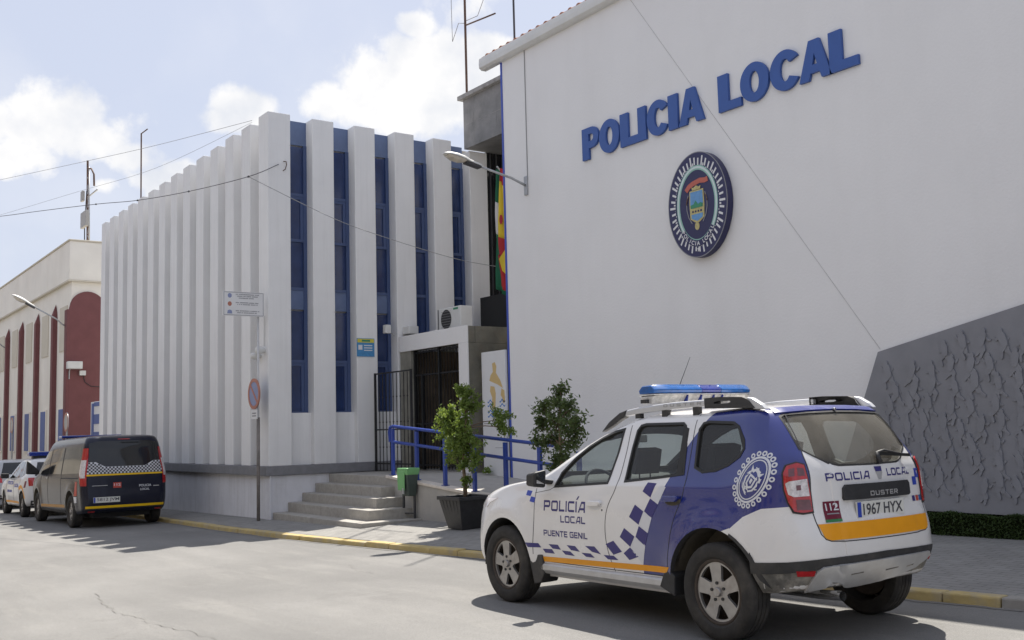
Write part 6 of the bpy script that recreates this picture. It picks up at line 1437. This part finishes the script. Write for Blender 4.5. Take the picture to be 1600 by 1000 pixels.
        for q, ch in enumerate('DUSTER'):
            u0 = .60+q*.075 if s < 0 else 1.02-q*.075-.045
            tri = tech_text(ch, u0, u0+.045, 1.676, 1.698); tri = tri if s < 0 else ([(2*u0+.045-v[0], v[1]) for v in tri[0]], tri[1])
            solid_patch('rail_letter', tri, lambda u, v, dz: Vector((u, s*(.6265+dz), v)), M['grey_plastic'], rl, thick=.001, smooth=False)
    # beacon bar across the roof
    LB = lightbar(root, .33, .56, 1.745)
    mb = MB(); mb.bar((.33, -.60, 1.735), (.33, .60, 1.735), .06, .03); mb.build('beacon_crossbar', M['black_plastic'], root, world=False)
    mb = MB(); mb.tube([(-.02, .0, 1.62), (.06, .02, 1.80), (.22, .06, 2.12)], [.006, .004, .002], 6); mb.lathe([(.02, 1.595), (.02, 1.63), (.006, 1.65)], 12, 2, (-.02, 0, 0)); mb.build('aerial', M['black_plastic'], root, world=False)
    # front end, seen only from the side
    for s in (-1, 1):
        solid_patch('headlamp', fill2d([[(s*.50, .80), (s*.86, .84), (s*.86, .93), (s*.62, .95), (s*.48, .92)]], .05), S.front(.006), M['lamp_clear'], root, thick=.02)
    solid_patch('grille', fill2d([[(-.44, .80), (.44, .80), (.44, .92), (-.44, .92)]], .06), S.front(.006), M['black_plastic'], root, thick=.02)
    solid_patch('lower_grille', fill2d([[(-.60, .42), (.60, .42), (.52, .64), (-.52, .64)]], .06), S.front(.006), M['bumper_black'], root, thick=.02)
    # cabin
    seats(root, (-.28,), .37, 1.10); seats(root, (.62,), .36, 1.12)
    mb = MB(); mb.prism([(-.98, .70), (-.98, 1.10), (-.80, 1.125), (-.66, 1.08), (-.60, .98), (-.64, .70)], 1, -.74, .74); mb.build('dashboard', M['interior'], root, world=False, bevel=.03)
    mb = MB(); C0 = Vector((-.50, -.37, 1.02)); ax = Vector((.5, 0, .35)).normalized(); u = Vector((0, 1, 0)); v = ax.cross(u)
    mb.tube([C0+u*.185*cos(2*pi*k/24)+v*.185*sin(2*pi*k/24) for k in range(25)], .014, 8, cap=False); mb.bar(C0-u*.18, C0+u*.18, .03, .02); mb.bar(C0, C0-ax*.2, .05)
    mb.build('steering_wheel', M['seat'], root, world=False, smooth=True)
    MB().box(1.55, 1.98, -.62, .62, .72, .76).build('boot_floor', M['interior'], root, world=False)
    mb = MB(); mb.box(-.52, -.46, -.13, .13, 1.40, 1.47); mb.build('interior_mirror', M['black_plastic'], root, world=False, bevel=.01)
    return root, S
LAMP = dict(out=[(-47.9, 1.06), (-48.0, 1.17), (-46.6, 1.222), (-42, 1.242), (-38.7, 1.225), (-37.9, 1.14), (-37.2, 1.03), (-36.8, .898), (-41, .889), (-44.8, .900), (-46.8, .975)],
            red=[(-47.4, 1.06), (-47.4, 1.165), (-46.0, 1.212), (-42, 1.230), (-39.3, 1.214), (-38.6, 1.14), (-37.9, 1.03), (-37.5, .908), (-41, .900), (-44.3, .911), (-46.2, .975)],
            clear=[(-46.9, 1.098), (-45.6, 1.112), (-38.9, 1.126), (-38.4, 1.012), (-44.1, 1.008), (-46.0, 1.024)],
            dark=[(-43.2, .922), (-43.4, .990), (-38.4, .988), (-38.0, .918)])
def sorted_poly(p):
    c = (sum(q[0] for q in p)/len(p), sum(q[1] for q in p)/len(p)); return sorted(p, key=lambda q: atan2((q[1]-c[1])*60, q[0]-c[0]))
M['well'] = mat('wheel_well_liner', (.085, .075, .060), .95, var=.3, scale=6, dirt=(.14, .12, .08), dirts=4, dirtamt=.7)
M['underbody'] = mat('underbody', (.03, .03, .03), .9)
M['bumper_dusty'] = mat('dusty_bumper', (.12, .115, .105), .85, var=.5, scale=9, dirt=(.42, .39, .34), dirts=5.0, dirtamt=1.0)
M['spoiler_blue'] = mat('spoiler_blue', (.009, .021, .190), .35, coat=.4, var=.04)
M['rail'] = mat('rail_silver', (.55, .56, .58), .4, metal=.3, var=.06)
M['mirror'] = mat('mirror_glass', (.55, .57, .60), .03, metal=1.0, var=.02)

def lightbar(root, cx, hy, z0, blue='beacon', dark='beacon_dark', small=False):
    """beacon bar lying across the roof: clear lower half, blue lens above, rounded ends"""
    lb = empty('light_bar', (0, 0, 0)); lb.parent = root
    def shell(za, zb, wa, wb, mt_, nm, y0=-1, y1=1, infl=0):
        # cross-section hexagonal, tapering to the ends
        mb = MB(); n = 9; R = []
        for i in range(n+1):
            t = -1+2*i/n; t = y0+(y1-y0)*i/n; y = cx*0+t*hy; k = (1-max(0, abs(t)-.80)/.20*.38)
            R.append([(cx-wa*k, y, za), (cx-(wa+.012)*k, y, (za+zb)/2*0+za+(zb-za)*.4), (cx-wb*k, y, za+(zb-za)*(1 if abs(t) < .96 else .88)), (cx+wb*k, y, za+(zb-za)*(1 if abs(t) < .96 else .88)), (cx+(wa+.012)*k, y, za+(zb-za)*.4), (cx+wa*k, y, za)])
        vs = [p for r in R for p in r]; fs = [(i*6+j, i*6+(j+1) % 6, (i+1)*6+(j+1) % 6, (i+1)*6+j) for i in range(n) for j in range(6)]
        fs += [tuple(range(6)), tuple(n*6+j for j in range(5, -1, -1))]
        mb.add(vs, fs); return mb.build(nm, M[mt_], lb, world=False, bevel=.006, angle=50)
    shell(z0+.052, z0+.124, .137, .088, blue, 'beacon_lens', -1, -.12)
    shell(z0+.054, z0+.122, .136, .087, dark, 'beacon_lens', -.118, .28)
    shell(z0+.052, z0+.124, .137, .088, blue, 'beacon_lens', .282, 1)
    shell(z0+.036, z0+.050, .142, .142, 'beacon_clear', 'beacon_seam')
    for t in (-.42, -.14, .12, .30): shell(z0-.024, z0+.1195, .134, .098, 'beacon_dark', 'beacon_divider', t, t+.012)
    shell(z0-.030, z0+.036, .085, .136, 'beacon_clear', 'beacon_lower_lens', -1, -.50); shell(z0-.030, z0+.036, .085, .136, 'beacon_clear', 'beacon_lower_lens', .50, 1)
    shell(z0-.022, z0+.036, .090, .132, 'beacon_clear', 'beacon_base', -.498, .498)
    return lb
# ------------------------------------------------------------------ place the front car
car, _s = duster()
car.location = (-6.65, 6.40, slope(-6.65)); car.rotation_euler = (0, -math.atan(.015), radians(-1.0))

# ------------------------------------------------------------------ dark police van
def projected(S, fn, name, pts, m_, p, h=.06, thick=.002, tri=None):
    return solid_patch(name, tri or fill2d([pts], h), fn, M[m_], p, thick=thick, smooth=tri is None)
def van():
    root = empty('police_van', (0, 0, 0), 'dark blue police van with a chequered band and yellow stripes, parked at the kerb', 'police van')
    rows = [
        [-2.45, .26, 2.42, .30, .84, .28, .25, .16, .10, .03], [-2.56, .36, 2.53, .38, .87, .36, .28, .17, .12, .03], [-2.60, .55, 2.55, .58, .89, .55, .30, .17, .12, .03],
        [-2.60, .75, 2.53, .78, .90, .75, .32, .17, .12, .03], [-2.54, .90, 2.52, .92, .90, .90, .30, .17, .12, .03], [-2.36, 1.00, 2.51, 1.04, .895, 1.00, .26, .17, .10, .03],
        [-2.10, 1.07, 2.50, 1.12, .885, 1.07, .2, .17, .10, .03], [-1.92, 1.15, 2.48, 1.22, .87, 1.16, .2, .17, .12, .03], [-1.66, 1.32, 2.45, 1.36, .845, 1.33, .2, .17, .12, .03], [-1.40, 1.50, 2.42, 1.52, .815, 1.50, .2, .17, .12, .03],
        [-1.16, 1.66, 2.39, 1.68, .785, 1.67, .2, .16, .12, .03], [-1.00, 1.76, 2.35, 1.78, .755, 1.77, .2, .16, .1, .03], [-.80, 1.83, 2.28, 1.85, .70, 1.84, .2, .16, .08, .02], [-.5, 1.87, 2.1, 1.88, .55, 1.875, .15, .15, .05, .02], [-.2, 1.885, 1.8, 1.89, .2, 1.888, .05, .05, .02, .01]]
    AX = (-1.65, 1.65); outer = loft(rows, AX, .03, k=4); S = Surf(outer); cuts = []
    arch = lambda wx: [(wx+.41*cos(a), .34+.43*sin(a)) for a in [radians(t) for t in range(-8, 189, 10)]]
    for wx in AX:
        A = arch(wx); A = A+[(A[-1][0], .1), (A[0][0], .1)]
        for s in (-1, 1): cuts.append(mesh_from(MB().prism(A, 1, s*.60, s*1.2)))
    body = boolean(outer, cuts)
    pm = paint('van_dark_paint', (.008, .010, .024), [], rough=.24, coat=.08, dirt=.02, spec=.3)
    bo = finish(body, 'body', [pm, M['well']], root, angle=38)
    for p in body.polygons:
        h = S.b.find_nearest(p.center); p.material_index = 1 if (h[0] is None or h[3] > .006) else 0
    for wx in AX:
        for s in (-1, 1): wheel(root, wx, s*.79, s, R=.335, W=.21, rim=.20)
    for s in (-1, 1):
        f = S.side(.004, s)
        for P in ([(-1.62, 1.10), (-1.52, 1.22), (-1.12, 1.53), (-.92, 1.60), (-.55, 1.62), (-.55, 1.10)], [(-.47, 1.10), (-.47, 1.63), (.72, 1.66), (.72, 1.10)], [(.80, 1.10), (.80, 1.66), (2.22, 1.64), (2.30, 1.40), (2.30, 1.12)]):
            projected(S, f, 'side_window', P, 'van_glass', root, thick=.004)
        projected(S, f, 'yellow_stripe', [(-1.18, .36), (1.18, .40), (1.18, .46), (-1.18, .42)], 'van_ochre', root)
        projected(S, f, 'slide_rail', [(.75, 1.00), (2.2, 1.01), (2.2, 1.03), (.75, 1.02)], 'gap', root)
        for x in (-1.30, -.50, .76): projected(S, f, 'shut_line', [(x, .40), (x+.008, .40), (x+.008, 1.66), (x, 1.66)], 'gap', root)
        projected(S, f, 'side_sticker', [(2.0, .66), (2.14, .66), (2.14, .95), (2.0, .95)], 'red_sticker', root); projected(S, f, 'side_sticker', [(2.0, .52), (2.14, .52), (2.14, .64), (2.0, .64)], 'livery_white', root)
        projected(S, f, 'door_handle', [(-.72, 1.0), (-.58, 1.0), (-.58, 1.03), (-.72, 1.03)], 'silver', root, thick=.02)
        projected(S, f, 'lower_cladding', [(-1.2, .28), (1.2, .28), (1.2, .34), (-1.2, .34)], 'bumper_black', root, thick=.01)
        mb = MB(); mb.hexa([(-1.62, s*.88, 1.08), (-1.50, s*.88, 1.08), (-1.48, s*1.16, 1.10), (-1.60, s*1.16, 1.10)], [(-1.60, s*.88, 1.18), (-1.48, s*.88, 1.18), (-1.46, s*1.16, 1.42), (-1.58, s*1.14, 1.42)]); mb.build('wing_mirror', M['black_plastic'], root, world=False, bevel=.03)
        mb = MB()
        def cg(name, pts, m_, o, p=root):
            v, f_ = fill2d([[(a/60, b) for a, b in pts]], .04); return solid_patch(name, ([(x*60*s, y) for x, y in v], f_), S.cyl(o, 1.9), M[m_], p, thick=.02)
        lm = cg('tail_lamp', [(-60, .86), (-66, 1.1), (-66, 1.62), (-57, 1.62), (-54, 1.3), (-52.5, .86)], 'lamp_red', .012)
        cg('lamp_reversing', [(-61, 1.02), (-65, 1.12), (-65, 1.38), (-56.5, 1.38), (-54.5, 1.02)], 'lamp_clear', .016, lm)
    r = S.rear(.004)
    win = [(-.72, 1.20), (-.68, 1.72), (-.5, 1.76), (.5, 1.76), (.68, 1.72), (.72, 1.20), (.50, 1.28-.08), (.34, 1.14), (-.34, 1.14), (-.50, 1.20)]
    projected(S, r, 'rear_window', win, 'van_glass', root, thick=.004)
    # chequered band following the window's lower edge
    def zb(y): a = abs(y); return 1.27 if a > .66 else (1.27-(.66-a)/.28*.10 if a > .38 else 1.17)
    W_ = []; rows_, cols = 4, 40
    vs, fs = [], []
    base = fill2d([[(-.79, 1.095), (.79, 1.095), (.79, 1.335)] + [(.58, 1.335), (.40, 1.235), (-.40, 1.235), (-.58, 1.335), (-.79, 1.335)]], .06)
    solid_patch('chequer_ground', base, S.rear(.007), M['livery_white'], root, thick=.002)
    cs = 1.58/44
    for i in range(44):
        for j in range(7):
            if (i+j) % 2: continue
            y0 = -.79+i*cs; z0 = 1.097+j*.0335; yc = y0+cs/2; top = 1.335 if abs(yc) > .58 else (1.235 if abs(yc) < .40 else 1.235+(abs(yc)-.40)/.18*.10)
            if z0+.0335 > top+.004: continue
            k = len(vs); vs += [(y0, z0), (y0+cs, z0), (y0+cs, z0+.0335), (y0, z0+.0335)]; fs.append((k, k+1, k+2, k+3))
    solid_patch('chequers', (vs, fs), S.rear(.009), M['ink_dark'], root, thick=.001, smooth=False)
    projected(S, S.rear(.007), 'yellow_stripe', [(-.79, 1.055), (.79, 1.055), (.79, 1.088), (-.79, 1.088)], 'yellow_pure', root)
    projected(S, S.rear(.007), 'yellow_stripe', [(-.78, .405), (.78, .405), (.78, .452), (-.78, .452)], 'yellow_pure', root)
    for s in (-1, 1): projected(S, S.rear(.007), 'reflector', [(s*.60, .325), (s*.73, .325), (s*.73, .355), (s*.60, .355)], 'lamp_red', root)
    pl = projected(S, S.rear(.012), 'number_plate', [(-.64, .515), (-.12, .515), (-.12, .625), (-.64, .625)], 'plate', root, thick=.01)
    projected(S, S.rear(.0145), 'plate_characters', None, 'ink', pl, tri=fit_text('5812 JVM', -.57, -.14, .532, .608, bold=.012)); projected(S, S.rear(.014), 'plate_band', [(-.636, .519), (-.60, .519), (-.60, .621), (-.636, .621)], 'livery_bright', pl)
    rs = projected(S, S.rear(.006), 'red_sticker', [(-.25, .80), (-.09, .80), (-.09, .91), (-.25, .91)], 'red_sticker', root); projected(S, S.rear(.008), 'sticker_number', None, 'livery_white', rs, tri=fit_text('112', -.235, -.105, .84, .89, bold=.02))
    projected(S, S.rear(.006), 'rear_lettering', None, 'livery_white', root, tri=fit_text('POLICIA', .27, .52, .800, .848, bold=.015)); projected(S, S.rear(.006), 'rear_lettering', None, 'livery_white', root, tri=fit_text('LOCAL', .29, .48, .725, .768, bold=.015))
    projected(S, S.rear(.006), 'trim_badge', [(-.66, .852), (-.36, .852), (-.36, .862), (-.66, .862)], 'silver', root); projected(S, S.rear(.006), 'trim_badge', [(.56, .80), (.68, .80), (.68, .815), (.56, .815)], 'silver', root)
    projected(S, S.rear(.002), 'shut_line', [(-.78, .40), (.78, .40), (.78, .407), (-.78, .407)], 'gap', root)
    projected(S, S.rear(.006), 'bumper_top', [(-.80, .38), (.80, .38), (.80, .398), (-.80, .398)], 'bumper_black', root)
    projected(S, S.rear(.008), 'high_brake_lamp', [(-.12, 1.785), (.12, 1.785), (.12, 1.80), (-.12, 1.80)], 'lamp_red', root)
    projected(S, S.front(.004), 'windscreen', [(-.66, 1.20), (.66, 1.20), (.62, 1.66), (-.62, 1.66)], 'van_glass', root)
    MB().box(-2.2, 2.2, -.58, .58, .2, .34).build('underbody', M['underbody'], root, world=False)
    lb = MB(); lb.box(-.62, -.28, -.66, .66, 1.885, 1.945); lb.build('light_bar', M['beacon_dark'], root, world=False, bevel=.025); MB().box(-.58, -.32, -.5, .5, 1.86, 1.89).build('light_bar_foot', M['black_plastic'], root, world=False)
    return root
M['van_glass'] = mat('van_dark_glass', (.010, .011, .013), .06, var=.3, coat=.2, spec=.5); M['van_ochre'] = mat('ochre_stripe', (.50, .26, .06), .5); M['yellow_pure'] = mat('yellow_reflective', (.85, .52, .0), .45); M['ink_dark'] = mat('black_vinyl', (.015, .015, .02), .4)
v = van(); v.location = (-24.95, 6.02, slope(-24.95)); v.rotation_euler = (0, -math.atan(.015), 0)

# ------------------------------------------------------------------ white hatchbacks beyond the van
def hatchback(label, police, white=(.68, .68, .68), cat='police car'):
    root = empty('police_car' if police else 'parked_car', (0, 0, 0), label, cat)
    rows = [
        [-1.85, .24, 1.80, .28, .76, .26, .25, .2, .10, .04], [-1.95, .34, 1.90, .36, .80, .34, .3, .22, .15, .05], [-1.98, .55, 1.93, .55, .83, .52, .32, .24, .16, .06], [-1.94, .72, 1.90, .74, .835, .68, .32, .25, .16, .06],
        [-1.80, .82, 1.88, .84, .83, .80, .3, .25, .14, .06], [-1.50, .90, 1.86, .92, .82, .86, .2, .25, .1, .06], [-1.10, .97, 1.84, .98, .81, .92, .14, .25, .1, .06], [-.92, 1.02, 1.80, 1.04, .79, .98, .14, .24, .14, .07],
        [-.55, 1.20, 1.70, 1.18, .73, 1.14, .16, .22, .16, .07], [-.15, 1.36, 1.56, 1.34, .665, 1.32, .18, .2, .15, .06], [.15, 1.43, 1.44, 1.42, .60, 1.41, .2, .2, .12, .05], [.45, 1.455, 1.2, 1.455, .40, 1.45, .15, .15, .06, .03], [.65, 1.462, 1.0, 1.462, .1, 1.462, .04, .04, .02, .01]]
    AX = (-1.27, 1.27); outer = loft(rows, AX, .028, k=4); S = Surf(outer); cuts = []
    for wx in AX:
        A = [(wx+.345*cos(a), .30+.365*sin(a)) for a in [radians(t) for t in range(-8, 189, 10)]]; A = A+[(A[-1][0], .1), (A[0][0], .1)]
        for s in (-1, 1): cuts.append(mesh_from(MB().prism(A, 1, s*.56, s*1.1)))
    body = boolean(outer, cuts); pm = paint('white_car_paint', white, [], rough=.3, coat=.6, dirt=.10)
    finish(body, 'body', [pm, M['well']], root, angle=38)
    for p in body.polygons:
        h = S.b.find_nearest(p.center); p.material_index = 1 if (h[0] is None or h[3] > .006) else 0
    for wx in AX:
        for s in (-1, 1): wheel(root, wx, s*.73, s, R=.30, W=.19, rim=.19)
    for s in (-1, 1):
        f = S.side(.004, s)
        for P in ([(-.80, .96), (-.52, 1.14), (-.14, 1.32), (.16, 1.38), (.16, .97)], [(.24, .97), (.24, 1.39), (.80, 1.39), (.98, .99)], [(1.06, 1.0), (.90, 1.38), (1.20, 1.34), (1.42, 1.10)]):
            projected(S, f, 'side_window', P, 'van_glass', root, thick=.004)
        for x in (-.85, .20, 1.02): projected(S, f, 'shut_line', [(x, .32), (x+.008, .32), (x+.008, .96), (x, .96)], 'gap', root)
        projected(S, f, 'door_handle', [(.02, .86), (.15, .86), (.15, .885), (.02, .885)], 'silver', root, thick=.02)
        mb = MB(); mb.hexa([(-.80, s*.80, .95), (-.68, s*.80, .95), (-.68, s*1.0, .96), (-.78, s*1.0, .96)], [(-.78, s*.80, 1.08), (-.66, s*.80, 1.08), (-.66, s*1.0, 1.09), (-.76, s*1.0, 1.09)]); mb.build('wing_mirror', M['black_plastic'], root, world=False, bevel=.02)
        def cg(name, pts, m_, o, p=root):
            v_, f_ = fill2d([[(a/60, b) for a, b in pts]], .04); return solid_patch(name, ([(x*60*s, y) for x, y in v_], f_), S.cyl(o, 1.2), M[m_], p, thick=.02)
        cg('tail_lamp', [(-52, .78), (-56, .98), (-44, .98), (-41, .78)], 'lamp_red', .01)
        if police:
            projected(S, f, 'orange_stripe', [(-.88, .33), (.90, .33), (.90, .385), (-.88, .385)], 'orange', root)
            projected(S, f, 'orange_arch', [(1.27+.47*cos(a), .32+.48*sin(a)) for a in [radians(t) for t in range(20, 130, 10)]] + [(1.27+.39*cos(a), .32+.40*sin(a)) for a in [radians(t) for t in range(120, 10, -10)]], 'orange', root)
            for txt, x0, x1, z0, z1 in (('POLICIA', -.70, .15, .80, .89), ('LOCAL', .32, .86, .74, .83), ('PUENTE GENIL', -.70, .0, .60, .66)):
                tri = fit_text(txt, x0, x1, z0, z1, bold=.01); tri = tri if s < 0 else ([(x0+x1-q[0], q[1]) for q in tri[0]], tri[1]); projected(S, f, 'door_lettering', None, 'livery_bright', root, tri=tri)
            projected(S, f, 'maroon_sticker', [(1.58, .74), (1.68, .74), (1.68, .90), (1.58, .90)], 'maroon_sticker', root)
    r = S.rear(.004)
    projected(S, r, 'rear_window', [(-.60, 1.02), (.60, 1.02), (.50, 1.36), (-.50, 1.36)], 'van_glass', root); projected(S, S.rear(.01), 'number_plate', [(-.26, .62), (.26, .62), (.26, .72), (-.26, .72)], 'plate', root)
    projected(S, r, 'lower_bumper', [(-.70, .30), (.70, .30), (.70, .42), (-.70, .42)], 'bumper_black', root); projected(S, S.front(.004), 'windscreen', [(-.60, 1.04), (.60, 1.04), (.52, 1.36), (-.52, 1.36)], 'van_glass', root)
    for s in (-1, 1): projected(S, S.front(.006), 'headlamp', sorted_poly([(s*.45, .68), (s*.76, .70), (s*.76, .80), (s*.5, .80)]), 'lamp_clear', root)
    if police:
        mb = MB(); mb.box(.42, .72, -.56, .56, 1.52, 1.63); mb.build('light_bar', M['beacon_dark'], root, world=False, bevel=.03); MB().box(.48, .66, -.45, .45, 1.45, 1.53).build('light_bar_foot', M['black_plastic'], root, world=False)
    return root
h1 = hatchback('small white police car with blue lettering and blue beacon just beyond the dark van', True)
h1.location = (-30.25, 6.05, slope(-30.25)); h1.rotation_euler = (0, -math.atan(.015), radians(-.5))
h2 = hatchback('silver car at the left edge of the photo, farthest in the row', False, (.40, .41, .43), 'car')
h2.location = (-36.0, 6.2, slope(-36)); h2.rotation_euler = (0, -math.atan(.015), 0)
